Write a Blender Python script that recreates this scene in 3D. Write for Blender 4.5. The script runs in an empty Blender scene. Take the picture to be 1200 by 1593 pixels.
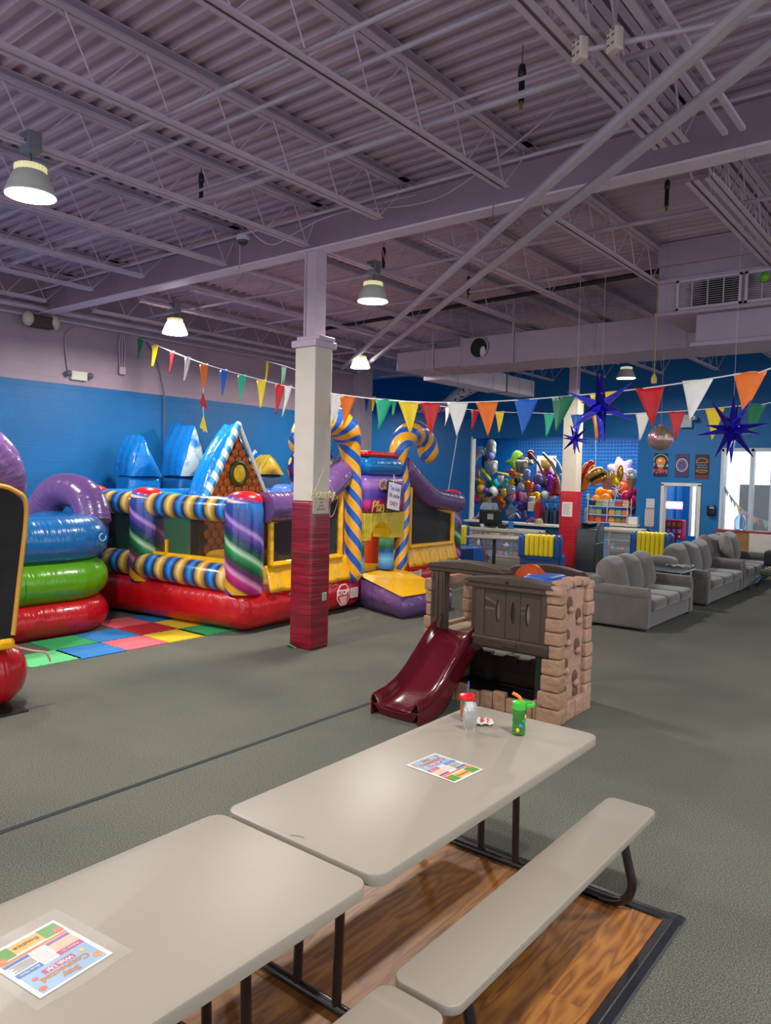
import bpy, bmesh, math, random
import numpy as np
from mathutils import Vector, Matrix
random.seed(7)
PI = math.pi
SC = bpy.context.scene
COL = SC.collection

# ------------------------------------------------------------ camera
F_PX, PITCH, ROLL, YAW, CAM_Z = 1167.6, -0.0488, 0.02295, 0.6706, 2.05
fw = Vector((-math.sin(YAW)*math.cos(PITCH), math.cos(YAW)*math.cos(PITCH), math.sin(PITCH)))
r0 = fw.cross(Vector((0, 0, 1))).normalized(); u0 = r0.cross(fw)
cr = r0*math.cos(ROLL) + u0*math.sin(ROLL); cu = u0*math.cos(ROLL) - r0*math.sin(ROLL)
cam = bpy.data.cameras.new('camera'); camo = bpy.data.objects.new('camera', cam); COL.objects.link(camo)
camo.matrix_world = Matrix(((cr.x, cu.x, -fw.x, 0), (cr.y, cu.y, -fw.y, 0), (cr.z, cu.z, -fw.z, CAM_Z), (0, 0, 0, 1)))
cam.sensor_fit = 'VERTICAL'; cam.sensor_height = 24; cam.lens = 24*F_PX/1593; cam.clip_start = .05; cam.clip_end = 200
SC.camera = camo
# ------------------------------------------------------------ world, exposure
SC.view_settings.view_transform = 'Standard'; SC.view_settings.look = 'None'
SC.view_settings.exposure = 0.33; SC.view_settings.gamma = 1; SC.view_settings.use_curve_mapping = False
wd = bpy.data.worlds.new('sky'); SC.world = wd; wd.use_nodes = True
wd.node_tree.nodes['Background'].inputs[0].default_value = (.84, .92, 1.0, 1)
wd.node_tree.nodes['Background'].inputs[1].default_value = 1.55
LAMP_W = 118          # watts of one high bay lamp
LAMPS = [(-6.17, 3.04), (-6.17, 7.42), (-10.3, 7.42), (-10.15, 11.85), (-6.1, 15.9),
         (-10.3, 3.04), (-.25, 2.6), (1.6, 7.4), (-6.17, -1.4), (-2.0, -1.6), (3.4, 9.0), (-10.3, -1.4), (-15.6, 16.6)]  # last position: unseen lamp added for the alcove wall
def area(name, loc, sx, sy, w, rot=(0, 0, 0), col=(1, 1, 1), shape='RECTANGLE'):
    l = bpy.data.lights.new(name, 'AREA'); l.shape = shape; l.size = sx; l.size_y = sy; l.energy = w; l.color = col
    o = bpy.data.objects.new(name, l); COL.objects.link(o); o.location = loc; o.rotation_euler = rot
    return o

# ------------------------------------------------------------ pixel rays -> points on real planes
def ray(x, y): return fw + cr*((x-600)/F_PX) - cu*((y-796.5)/F_PX)
CV = Vector((0, 0, CAM_Z))
def G(x, y, z=0): d = ray(x, y); return CV + d*((z-CAM_Z)/d.z)
def PX(x, y, X): d = ray(x, y); return CV + d*(X/d.x)
def PY(x, y, Y): d = ray(x, y); return CV + d*(Y/d.y)

# ------------------------------------------------------------ materials
def lin(h):
    h = h.lstrip('#'); c = [int(h[i:i+2], 16)/255 for i in (0, 2, 4)]
    return tuple(x/12.92 if x <= .04045 else ((x+.055)/1.055)**2.4 for x in c) + (1,)
MATS = {}
def newmat(name):
    m = bpy.data.materials.new(name); m.use_nodes = True
    nt = m.node_tree; b = nt.nodes['Principled BSDF']; return m, nt, b
def N(nt, t, **k):
    n = nt.nodes.new(t)
    for a, v in k.items():
        if a.startswith('i_'):
            s = a[2:]; s = int(s) if s.isdigit() else s
            n.inputs[s].default_value = v
        else: setattr(n, a, v)
    return n
def ramp(nt, fac, stops, interp='LINEAR'):
    r = nt.nodes.new('ShaderNodeValToRGB'); r.color_ramp.interpolation = interp
    while len(r.color_ramp.elements) < len(stops): r.color_ramp.elements.new(.5)
    for e, (p, c) in zip(r.color_ramp.elements, stops):
        e.position = p; e.color = lin(c) if isinstance(c, str) else c
    if fac is not None: nt.links.new(fac, r.inputs[0])
    return r
def bump(nt, b, src, strength, dist=.01):
    n = nt.nodes.new('ShaderNodeBump'); n.inputs['Strength'].default_value = strength; n.inputs['Distance'].default_value = dist
    nt.links.new(src, n.inputs['Height']); nt.links.new(n.outputs[0], b.inputs['Normal'])
def mat(hexc, rough=.6, metal=0, coat=0, var=0, vscale=5, bmp=0, bscale=40, trans=0, ior=1.45, emit=0, stretch=None, alpha=1, sheen=0):
    key = (hexc, rough, metal, coat, var, vscale, bmp, bscale, trans, ior, emit, stretch, alpha, sheen)
    if key in MATS: return MATS[key]
    m, nt, b = newmat('m_%03d' % len(MATS)); c = lin(hexc)
    b.inputs['Base Color'].default_value = c; b.inputs['Roughness'].default_value = rough
    b.inputs['Metallic'].default_value = metal; b.inputs['Coat Weight'].default_value = coat
    b.inputs['Transmission Weight'].default_value = trans; b.inputs['IOR'].default_value = ior
    b.inputs['Alpha'].default_value = alpha
    if sheen: b.inputs['Sheen Weight'].default_value = sheen
    if emit: b.inputs['Emission Color'].default_value = c; b.inputs['Emission Strength'].default_value = emit
    tc = N(nt, 'ShaderNodeTexCoord'); mp = N(nt, 'ShaderNodeMapping'); nt.links.new(tc.outputs['Object'], mp.inputs[0])
    if stretch: mp.inputs['Scale'].default_value = stretch
    nz = N(nt, 'ShaderNodeTexNoise', i_Scale=vscale, i_Detail=4.0); nt.links.new(mp.outputs[0], nz.inputs[0])
    v = var if var else .05
    r = ramp(nt, nz.outputs[0], [(.3, tuple(x*(1-v) for x in c[:3])+(1,)), (.7, tuple(min(1, x*(1+v)) for x in c[:3])+(1,))])
    nt.links.new(r.outputs[0], b.inputs['Base Color'])
    if bmp:
        nb = N(nt, 'ShaderNodeTexNoise', i_Scale=bscale, i_Detail=3.0); nt.links.new(mp.outputs[0], nb.inputs[0])
        bump(nt, b, nb.outputs[0], min(1, bmp), .012 if bmp < .7 else .022)
    MATS[key] = m; return m
def vinyl(hexc, rough=.3, stretch=(1, 1, 1), bmp=.5):
    return mat(hexc, rough, coat=.3, var=.06, vscale=3, bmp=bmp*1.5, bscale=8, stretch=stretch)
def vinylw(hexc, rough=.26):
    m, nt, b = newmat('wrinkled_vinyl_'+hexc); b.inputs['Base Color'].default_value = lin(hexc); b.inputs['Roughness'].default_value = rough; b.inputs['Coat Weight'].default_value = .3
    tc = N(nt, 'ShaderNodeTexCoord'); mp = N(nt, 'ShaderNodeMapping'); mp.inputs['Scale'].default_value = (11, 3.0, 1); nt.links.new(tc.outputs['UV'], mp.inputs[0])
    n1 = N(nt, 'ShaderNodeTexNoise', i_Scale=1., i_Detail=2.); nt.links.new(mp.outputs[0], n1.inputs[0]); n2 = N(nt, 'ShaderNodeTexNoise', i_Scale=2.2, i_Detail=2.); nt.links.new(tc.outputs['Object'], n2.inputs[0])
    mu = N(nt, 'ShaderNodeMath', operation='MULTIPLY'); nt.links.new(n1.outputs[0], mu.inputs[0]); nt.links.new(n2.outputs[0], mu.inputs[1]); bump(nt, b, mu.outputs[0], .9, .05); return m
def plastic(h, rough=.35): return mat(h, rough, bmp=.03, bscale=60)
def foil(h): return mat(h, .16, metal=.55, var=.12, vscale=8, bmp=.35, bscale=16)

# ------------------------------------------------------------ mesh builder
class MB:
    def __init__(s, T=None): s.v = []; s.f = []; s.uv = []; s.mi = []; s.T = T
    def add(s, vs, fs, uvs=None, mi=0):
        o = len(s.v)
        for p in vs: p = Vector(p); s.v.append(s.T @ p if s.T else p)
        for k, f in enumerate(fs):
            s.f.append([i+o for i in f]); s.uv.append(uvs[k] if uvs else [(0, 0)]*len(f)); s.mi.append(mi)
        return s
    def box(s, x0, x1, y0, y1, z0, z1, mi=0, M=None):
        vs = [Vector((x, y, z)) for x in (x0, x1) for y in (y0, y1) for z in (z0, z1)]
        if M: vs = [M @ v for v in vs]
        return s.add(vs, [(0, 1, 3, 2), (4, 6, 7, 5), (0, 4, 5, 1), (2, 3, 7, 6), (0, 2, 6, 4), (1, 5, 7, 3)], None, mi)
    def rbox(s, x0, x1, y0, y1, z0, z1, r=.05, seg=4, mi=0, M=None, bulge=0):
        # rounded (optionally bulging) box: subdivided cube, corners rounded by radius r
        cx, cy, cz = (x0+x1)/2, (y0+y1)/2, (z0+z1)/2; h = [abs(x1-x0)/2, abs(y1-y0)/2, abs(z1-z0)/2]
        r = min(r, min(h)*.999); n = [[], [], []]
        for a in range(3):
            L = h[a]; i = L-r
            c = [-i - r*math.cos(t) for t in [PI/2*k/seg for k in range(seg)]]
            mid = [-i + 2*i*k/6 for k in range(7)] if i > 1e-5 else [0.]
            n[a] = c + mid + [-q for q in reversed(c)]
        def pt(p):
            q = Vector([max(-(h[a]-r), min(h[a]-r, p[a])) for a in range(3)]); d = Vector(p)-q
            # use tangent-ish spacing: normalise direction from inner box
            m = max(abs(d[a]) for a in range(3))
            if d.length > 1e-9: d = d.normalized()*r
            w = q+d
            if bulge:
                for a in range(3):
                    b, c = (a+1) % 3, (a+2) % 3
                    w[a] += math.copysign(bulge, w[a])*max(0, 1-(w[b]/h[b])**2)*max(0, 1-(w[c]/h[c])**2)*abs(w[a])/h[a]
            w += Vector((cx, cy, cz)); return M @ w if M else w
        for a in range(3):
            b, c = (a+1) % 3, (a+2) % 3; nb, nc = len(n[b]), len(n[c])
            for sg in (-1, 1):
                vs = []
                for i in range(nb):
                    for j in range(nc):
                        p = [0, 0, 0]; p[a] = sg*h[a]; p[b] = n[b][i]; p[c] = n[c][j]; vs.append(pt(p))
                fs = []
                for i in range(nb-1):
                    for j in range(nc-1):
                        q = (i*nc+j, (i+1)*nc+j, (i+1)*nc+j+1, i*nc+j+1); fs.append(q if sg > 0 else q[::-1])
                s.add(vs, fs, None, mi)
        return s
    def tube(s, pts, rad, n=14, caps=True, mi=0, flat=1, closed=False, up=None, round_end=False, v0=0):
        pts = [Vector(p) for p in pts]; R = list(rad) if hasattr(rad, '__len__') else [rad]*len(pts)
        if round_end:
            a, b = (pts[0]-pts[1]).normalized(), (pts[-1]-pts[-2]).normalized(); q0, q1 = R[0], R[-1]
            pre = [(pts[0]+a*q0*math.sin(t), q0*math.cos(t)) for t in (1.5, 1.2, .8, .4)]
            post = [(pts[-1]+b*q1*math.sin(t), q1*math.cos(t)) for t in (.4, .8, 1.2, 1.5)]
            pts = [p for p, _ in pre]+pts+[p for p, _ in post]; R = [q for _, q in pre]+R+[q for _, q in post]
        L = len(pts); rings = []; u = 0; us = []
        t0 = (pts[1]-pts[0]).normalized()
        ref = Vector(up) if up else (Vector((0, 0, 1)) if abs(t0.z) < .9 else Vector((1, 0, 0)))
        nrm = (ref - t0*ref.dot(t0)).normalized()
        for i, p in enumerate(pts):
            if closed: t = (pts[(i+1) % L]-pts[i-1]).normalized()
            elif i == 0: t = t0
            elif i == L-1: t = (pts[-1]-pts[-2]).normalized()
            else: t = ((pts[i+1]-p).normalized()+(p-pts[i-1]).normalized()).normalized()
            nrm = (nrm - t*nrm.dot(t)).normalized(); bi = t.cross(nrm)
            if i: u += (p-pts[i-1]).length
            us.append(u)
            rings.append([p + nrm*(R[i]*flat*math.cos(2*PI*k/n+v0)) + bi*(R[i]*math.sin(2*PI*k/n+v0)) for k in range(n)])
        vs = [q for r_ in rings for q in r_]; fs = []; uv = []
        for i in range(L if closed else L-1):
            j = (i+1) % L
            for k in range(n):
                k2 = (k+1) % n; fs.append((i*n+k, i*n+k2, j*n+k2, j*n+k))
                ua, ub = us[i], us[j] if j else us[i]+(pts[0]-pts[-1]).length
                uv.append([(ua, k/n), (ua, (k+1)/n), (ub, (k+1)/n), (ub, k/n)])
        if caps and not closed:
            fs.append(tuple(range(n))[::-1]); uv.append([(us[0], k/n) for k in range(n)][::-1])
            fs.append(tuple((L-1)*n+k for k in range(n))); uv.append([(us[-1], k/n) for k in range(n)])
        return s.add(vs, fs, uv, mi)
    def cyl(s, a, b, r, r2=None, n=16, mi=0): return s.tube([a, b], [r, r if r2 is None else r2], n, mi=mi)
    def lathe(s, prof, c=(0, 0, 0), n=24, mi=0):
        c = Vector(c); vs = []; L = len(prof)
        for r, z in prof:
            for k in range(n): vs.append(c+Vector((r*math.cos(2*PI*k/n), r*math.sin(2*PI*k/n), z)))
        fs = []; uv = []
        for i in range(L-1):
            for k in range(n):
                k2 = (k+1) % n; fs.append((i*n+k, i*n+k2, (i+1)*n+k2, (i+1)*n+k))
                uv.append([(prof[i][1], k/n), (prof[i][1], (k+1)/n), (prof[i+1][1], (k+1)/n), (prof[i+1][1], k/n)])
        return s.add(vs, fs, uv, mi)
    def ell(s, c, rx, ry, rz, nu=20, nv=12, mi=0, M=None):
        vs = []; fs = []; uv = []; c = Vector(c)
        for j in range(nv+1):
            t = PI*j/nv - PI/2
            for k in range(nu):
                a = 2*PI*k/nu; p = Vector((rx*math.cos(t)*math.cos(a), ry*math.cos(t)*math.sin(a), rz*math.sin(t)))
                vs.append(c+(M @ p if M else p))
        for j in range(nv):
            for k in range(nu):
                k2 = (k+1) % nu; fs.append((j*nu+k, j*nu+k2, (j+1)*nu+k2, (j+1)*nu+k))
                uv.append([(j/nv, k/nu), (j/nv, (k+1)/nu), ((j+1)/nv, (k+1)/nu), ((j+1)/nv, k/nu)])
        return s.add(vs, fs, uv, mi)
    def prism(s, poly, off, mi=0):
        n = len(poly); poly = [Vector(p) for p in poly]; off = Vector(off)
        vs = poly+[p+off for p in poly]
        fs = [tuple(range(n))[::-1], tuple(range(n, 2*n))]+[(i, (i+1) % n, (i+1) % n+n, i+n) for i in range(n)]
        return s.add(vs, fs, None, mi)
    def puff(s, poly, nrm, d, mi=0, rim=.0):
        # inflated foil shape from an outline
        poly = [Vector(p) for p in poly]; n = len(poly); c = sum(poly, Vector())/n; nrm = Vector(nrm).normalized()
        lv = [(1, 0), (.93, .45), (.78, .75), (.5, .95), (.22, 1)]
        for sg in (1, -1):
            vs = []
            for k, h in lv: vs += [c+(p-c)*k+nrm*(sg*d*h+sg*rim) for p in poly]
            vs.append(c+nrm*sg*(d+rim)); fs = []
            for i in range(len(lv)-1):
                for k in range(n):
                    k2 = (k+1) % n; q = (i*n+k, i*n+k2, (i+1)*n+k2, (i+1)*n+k); fs.append(q if sg > 0 else q[::-1])
            for k in range(n):
                q = ((len(lv)-1)*n+k, (len(lv)-1)*n+(k+1) % n, len(vs)-1); fs.append(q if sg > 0 else q[::-1])
            s.add(vs, fs, None, mi)
        return s
    def grid(s, fn, nu, nv, mi=0, uvs=True):
        vs = [fn(i/nu, j/nv) for i in range(nu+1) for j in range(nv+1)]; fs = []; uv = []
        for i in range(nu):
            for j in range(nv):
                a = i*(nv+1)+j; fs.append((a, a+nv+1, a+nv+2, a+1))
                uv.append([(i/nu, j/nv), ((i+1)/nu, j/nv), ((i+1)/nu, (j+1)/nv), (i/nu, (j+1)/nv)])
        return s.add(vs, fs, uv, mi)
    def build(s, name, mats, parent=None, ang=40, bevel=0, loc=None, solid=0, merge=True, label=None):
        me = bpy.data.meshes.new(name); me.from_pydata([tuple(v) for v in s.v], [], s.f)
        if not isinstance(mats, (list, tuple)): mats = [mats]
        for m in mats: me.materials.append(m)
        uvl = me.uv_layers.new(name='UVMap')
        flat = [c for f in s.uv for p in f for c in p]; uvl.data.foreach_set('uv', flat)
        me.polygons.foreach_set('material_index', s.mi)
        if merge:
            bm = bmesh.new(); bm.from_mesh(me); bmesh.ops.remove_doubles(bm, verts=bm.verts, dist=1e-5); bm.to_mesh(me); bm.free()
        if ang:
            me.polygons.foreach_set('use_smooth', [True]*len(me.polygons)); me.set_sharp_from_angle(angle=math.radians(ang))
        o = bpy.data.objects.new(name, me); COL.objects.link(o)
        if loc: o.location = loc
        if parent: o.parent = parent
        if solid: md = o.modifiers.new('thick', 'SOLIDIFY'); md.thickness = solid; md.offset = 0
        if bevel: md = o.modifiers.new('bevel', 'BEVEL'); md.width = bevel; md.segments = 2; md.limit_method = 'ANGLE'
        if label: o['label'] = label
        return o
def tag(o, label, cat, group=None, kind=None):
    if label: o['label'] = label
    if cat: o['category'] = cat
    if group: o['group'] = group
    if kind: o['kind'] = kind
    return o
def root(name, label, cat, loc=(0, 0, 0), rz=0, group=None):
    o = bpy.data.objects.new(name, None); COL.objects.link(o); o.location = loc; o.rotation_euler = (0, 0, rz)
    o.empty_display_size = .1
    return tag(o, label, cat, group)
def struct(name, mb, m, **k): o = mb.build(name, m, **k); o['kind'] = 'structure'; return o
def dup(src, loc=None, rz=None, label=None, group=None):
    def cp(o, par):
        c = o.copy(); COL.objects.link(c); c.parent = par
        for ch in [x for x in KIDS.get(o.name, [])]: cp(ch, c)
        return c
    KIDS = {}
    for o in COL.objects:
        if o.parent: KIDS.setdefault(o.parent.name, []).append(o)
    c = cp(src, None)
    if loc is not None: c.location = loc
    if rz is not None: c.rotation_euler = (0, 0, rz)
    if label: c['label'] = label
    if group: c['group'] = group
    return c
def text(s, size, M, m, parent=None, name='lettering', depth=.002, align='CENTER', shear=0, bold=0, sx=1):
    cu_ = bpy.data.curves.new(name, 'FONT'); cu_.body = s; cu_.size = size; cu_.extrude = depth; cu_.align_x = align; cu_.align_y = 'CENTER'
    cu_.shear = shear; cu_.offset = bold; cu_.resolution_u = 2
    t = bpy.data.objects.new('t', cu_); COL.objects.link(t)
    bpy.context.view_layer.update()
    me = bpy.data.meshes.new_from_object(t.evaluated_get(bpy.context.evaluated_depsgraph_get()))
    bpy.data.objects.remove(t)
    me.transform(M @ Matrix.Diagonal((sx, 1, 1, 1))); me.materials.clear(); me.materials.append(m)
    o = bpy.data.objects.new(name, me); COL.objects.link(o)
    if parent: o.parent = parent
    return o
def frame(o, x, y):          # matrix with local x,y axes and origin
    x = Vector(x).normalized(); y = Vector(y); y = (y-x*y.dot(x)).normalized(); z = x.cross(y); o = Vector(o)
    return Matrix(((x.x, y.x, z.x, o.x), (x.y, y.y, z.y, o.y), (x.z, y.z, z.z, o.z), (0, 0, 0, 1)))
def arc(c, r, a0, a1, n, plane='yz'):
    out = []
    for i in range(n+1):
        a = a0+(a1-a0)*i/n; p = [0, 0, 0]; i0, i1 = {'yz': (1, 2), 'xz': (0, 2), 'xy': (0, 1)}[plane]
        p[i0] = r*math.cos(a); p[i1] = r*math.sin(a); out.append(Vector(c)+Vector(p))
    return out
def smoothpts(pts, n=8):
    pts = [Vector(p) for p in pts]; out = []
    for i in range(len(pts)-1):
        p0 = pts[max(i-1, 0)]; p1 = pts[i]; p2 = pts[i+1]; p3 = pts[min(i+2, len(pts)-1)]
        for k in range(n):
            t = k/n; out.append(.5*((2*p1)+(p2-p0)*t+(2*p0-5*p1+4*p2-p3)*t*t+(3*p1-p0-3*p2+p3)*t**3))
    return out+[pts[-1]]
# ============================================================ STRUCTURE
def carpet():
    m, nt, b = newmat('carpet'); tc = N(nt, 'ShaderNodeTexCoord')
    n1 = N(nt, 'ShaderNodeTexNoise', i_Scale=150., i_Detail=4.0); n2 = N(nt, 'ShaderNodeTexNoise', i_Scale=.6, i_Detail=5.0)
    for n in (n1, n2): nt.links.new(tc.outputs['Object'], n.inputs[0])
    r1 = ramp(nt, n1.outputs[0], [(.32, '393a35'), (.5, '5c5d55'), (.68, '807f74')])
    r2 = ramp(nt, n2.outputs[0], [(.3, (.82, .82, .82, 1)), (.7, (1.12, 1.12, 1.1, 1))])
    mx = N(nt, 'ShaderNodeMix', data_type='RGBA', blend_type='MULTIPLY'); mx.inputs[0].default_value = 1
    nt.links.new(r1.outputs[0], mx.inputs[6]); nt.links.new(r2.outputs[0], mx.inputs[7]); nt.links.new(mx.outputs[2], b.inputs['Base Color'])
    b.inputs['Roughness'].default_value = .95; b.inputs['Specular IOR Level'].default_value = .15; bump(nt, b, n1.outputs[0], .3, .003); return m
def wood_floor():
    m, nt, b = newmat('vinyl_wood'); tc = N(nt, 'ShaderNodeTexCoord')
    mp = N(nt, 'ShaderNodeMapping'); mp.inputs['Rotation'].default_value = (0, 0, PI/2); nt.links.new(tc.outputs['Object'], mp.inputs[0])
    br = N(nt, 'ShaderNodeTexBrick'); br.inputs['Scale'].default_value = 1; br.inputs['Brick Width'].default_value = .9; br.inputs['Row Height'].default_value = .14
    br.inputs['Mortar Size'].default_value = .0015; br.inputs['Color1'].default_value = (.25, .25, .25, 1); br.inputs['Color2'].default_value = (.8, .8, .8, 1); br.inputs['Mortar'].default_value = (0, 0, 0, 1)
    nt.links.new(mp.outputs[0], br.inputs[0])
    m2 = N(nt, 'ShaderNodeMapping'); m2.inputs['Scale'].default_value = (2.2, 15, 1); nt.links.new(mp.outputs[0], m2.inputs[0])
    ad = N(nt, 'ShaderNodeVectorMath', operation='ADD'); nt.links.new(m2.outputs[0], ad.inputs[0])
    sc = N(nt, 'ShaderNodeVectorMath', operation='SCALE'); sc.inputs[3].default_value = 9; nt.links.new(br.outputs[0], sc.inputs[0]); nt.links.new(sc.outputs[0], ad.inputs[1])
    nz = N(nt, 'ShaderNodeTexNoise', i_Scale=1.0, i_Detail=1.0, i_Distortion=.15); nt.links.new(ad.outputs[0], nz.inputs[0])
    ml = N(nt, 'ShaderNodeMath', operation='MULTIPLY'); ml.inputs[1].default_value = 9; nt.links.new(nz.outputs[0], ml.inputs[0])
    fr_ = N(nt, 'ShaderNodeMath', operation='PINGPONG'); fr_.inputs[1].default_value = 1; nt.links.new(ml.outputs[0], fr_.inputs[0])
    r = ramp(nt, fr_.outputs[0], [(0, '7a4a20'), (.35, '935d2a'), (1, 'ab7334')])
    mx = N(nt, 'ShaderNodeMix', data_type='RGBA', blend_type='MULTIPLY'); mx.inputs[0].default_value = .12
    nt.links.new(r.outputs[0], mx.inputs[6]); nt.links.new(br.outputs[0], mx.inputs[7]); nt.links.new(mx.outputs[2], b.inputs['Base Color'])
    b.inputs['Roughness'].default_value = .42; return m
def block_wall(lo, hi, split):
    m, nt, b = newmat('block_wall'); tc = N(nt, 'ShaderNodeTexCoord'); sp = N(nt, 'ShaderNodeSeparateXYZ'); nt.links.new(tc.outputs['Object'], sp.inputs[0])
    cb = N(nt, 'ShaderNodeCombineXYZ'); ad = N(nt, 'ShaderNodeMath', operation='ADD'); nt.links.new(sp.outputs[0], ad.inputs[0]); nt.links.new(sp.outputs[1], ad.inputs[1])
    nt.links.new(ad.outputs[0], cb.inputs[0]); nt.links.new(sp.outputs[2], cb.inputs[1])
    br = N(nt, 'ShaderNodeTexBrick'); br.inputs['Scale'].default_value = 1; br.inputs['Brick Width'].default_value = .4; br.inputs['Row Height'].default_value = .2
    br.inputs['Mortar Size'].default_value = .006; br.inputs['Mortar Smooth'].default_value = .6
    br.inputs['Color1'].default_value = (1, 1, 1, 1); br.inputs['Color2'].default_value = (1, 1, 1, 1); br.inputs['Mortar'].default_value = (.55, .55, .55, 1)
    nt.links.new(cb.outputs[0], br.inputs[0])
    gt = N(nt, 'ShaderNodeMath', operation='GREATER_THAN'); gt.inputs[1].default_value = split; nt.links.new(sp.outputs[2], gt.inputs[0])
    mx = N(nt, 'ShaderNodeMix', data_type='RGBA'); mx.inputs[6].default_value = lin(lo); mx.inputs[7].default_value = lin(hi); nt.links.new(gt.outputs[0], mx.inputs[0])
    nz = N(nt, 'ShaderNodeTexNoise', i_Scale=1.3, i_Detail=6.0); nt.links.new(tc.outputs['Object'], nz.inputs[0])
    rr = ramp(nt, nz.outputs[0], [(.35, (.86, .86, .86, 1)), (.65, (1.05, 1.05, 1.05, 1))])
    m2 = N(nt, 'ShaderNodeMix', data_type='RGBA', blend_type='MULTIPLY'); m2.inputs[0].default_value = 1; nt.links.new(mx.outputs[2], m2.inputs[6]); nt.links.new(rr.outputs[0], m2.inputs[7])
    nt.links.new(m2.outputs[2], b.inputs['Base Color']); b.inputs['Roughness'].default_value = .55; bump(nt, b, br.outputs[0], .5, .006); return m
BLUE = '0064a2'; MAUVE = 'a08a9a'
M_blue = mat(BLUE, .55, var=.05, vscale=1.5)
M_mauve = mat(MAUVE, .6, var=.07, vscale=4, bmp=.05)
M_mauve2 = mat('bfa9ba', .55, var=.06, vscale=6)
M_white = mat('d9d6d0', .5)
M_black = mat('141416', .5)
M_carpet = carpet()
struct('floor', MB().box(-18, 9, -6, 26, -.1, 0), M_carpet, ang=0)
M_bw = block_wall(BLUE, MAUVE, 3.5)
struct('wall_left', MB().box(-12.7, -12.5, -6, 14.86, 0, 5.6), M_bw, ang=0)
struct('wall_alcove', MB().box(-17.7, -17.5, 14.86, 19.2, 0, 5.6).box(-17.7, -12.5, 14.7, 14.86, 0, 5.6), M_blue, ang=0)
wr = MB().box(7.5, 7.6, -6, 19.2, 0, .3).box(7.5, 7.6, -6, 19.2, 4.2, 5.6)
for i in range(11): wr.box(7.5, 7.6, -6.05+i*2.51, -5.95+i*2.51, .3, 4.2)
struct('wall_pilaster', MB().box(-12.55, -12.3, 14.35, 14.86, 0, 5.15), mat('a89aa6', .6), ang=0)
struct('wall_right', wr, mat('b9c4cf', .35), ang=0)
NX0, NX1, NZ0 = -11.85, -6.9, .78
wb = MB()
for a in [(-17.5, NX0, 0, 5.6), (NX0, NX1, 3.2, 5.6), (NX0, NX1, 0, NZ0), (NX1, -6.22, 0, 5.6), (-6.22, -5.38, 1.97, 5.6), (-5.38, -4.88, 0, 5.6), (-4.88, 7.5, 2.86, 5.6), (-4.88, 7.5, 0, .12)]:
    wb.box(a[0], a[1], 19, 19.15, a[2], a[3])
struct('wall_back', wb, M_blue, ang=0)
struct('wall_alcove_room', MB().box(-13, -6.7, 21.6, 21.7, 0, 3.5).box(-13.1, -13, 19.15, 21.7, 0, 3.5).box(-6.85, -6.75, 19.15, 23, 0, 3.5), mat('0c6cba', .5), ang=0)
struct('ceiling_alcove', MB().box(-13.1, -4.9, 19.15, 23, 3.5, 3.6), M_white, ang=0)
struct('wall_lobby', MB().box(-6.75, -6.6, 22.4, 22.5, 0, 3.5).box(-6.6, -4.9, 22.4, 22.5, 0, .5), mat('0c6cba', .5), ang=0)
struct('window_1', MB().box(-6.58, -6.52, 22.4, 22.46, .5, 3.5).box(-6.42, -6.35, 22.4, 22.46, .5, 3.5).box(-5.7, -5.62, 22.4, 22.46, .5, 3.5).box(-5.02, -4.9, 22.4, 22.5, 0, 3.5), M_white, ang=0)
# wood vinyl patch and its black rubber edge
struct('floor_wood', MB().box(-2.75, -1.07, -2, 3.5, 0, .006), wood_floor(), ang=0)
e = MB()
def strip(mb, x0, y0, x1, y1, w, h):
    a = Vector((x0, y0, 0)); b = Vector((x1, y1, 0)); d = (b-a).normalized(); n = Vector((d.y, -d.x, 0))
    prof = [(0, .0), (.1, h*.9), (.45, h), (.5, h*.7), (.55, h), (.9, h*.8), (1, 0)]
    vs = [a+n*(w*p)+Vector((0, 0, z+.002)) for p, z in prof]+[b+n*(w*p)+Vector((0, 0, z+.002)) for p, z in prof]; k = len(prof)
    mb.add(vs, [(i, i+1, i+1+k, i+k) for i in range(k-1)]+[tuple(range(k)), tuple(range(2*k-1, k-1, -1))])
strip(e, -2.75, 3.5, -.99, 3.5, -.085, .012); strip(e, -1.07, 3.585, -1.07, -2, -.085, .012)
struct('trim_1', e, mat('1c1d22', .35, bmp=.1), ang=30)
struct('trim_2', MB().box(-4.235, -4.195, -6, 12, .0, .003), mat('23262a', .8), ang=0)   # carpet seam
# niche ledges, door frame, storefront
struct('trim_3', MB().rbox(-11.95, -7.55, 18.78, 19.25, .74, .80, .012).rbox(-7.5, -6.78, 18.78, 19.25, .88, .94, .012).box(NX0-.03, NX0+.02, 18.97, 19.16, .8, 3.25), mat('d8d2c0', .4))
struct('wall_ledge', MB().box(-7.5, -6.9, 18.98, 19.12, .78, .9), M_blue, ang=0)
df = MB(); df.box(-6.28, -6.2, 18.96, 19.18, 0, 2.0).box(-5.40, -5.32, 18.96, 19.18, 0, 2.0).box(-6.28, -5.32, 18.96, 19.18, 1.95, 2.03)
struct('door_1', df, mat('cfc9bf', .45), bevel=.008)
w = MB(); wf = mat('b9c4cf', .35)
for x in (-4.86, -4.2, -3.78, -2.2, -.4, 1.4, 3.2, 5, 7.4): w.box(x-.03, x+.03, 18.97, 19.12, .12, 2.86)
w.box(-4.88, 7.5, 18.97, 19.12, 2.8, 2.88).box(-4.88, 7.5, 18.97, 19.12, .1, .18)
struct('window_2', w, wf, ang=0)
gl = mat('f4faff', .03, alpha=.06)
struct('window_3', MB().box(-4.85, 7.45, 19.04, 19.05, .15, 2.84), gl, ang=0)
struct('ground_outside', MB().box(-5, 14, 26, 60, -.1, 0).box(-18, 9, 26, 26.1, -.1, 0), mat('8c8c88', .9), ang=0)
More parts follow.
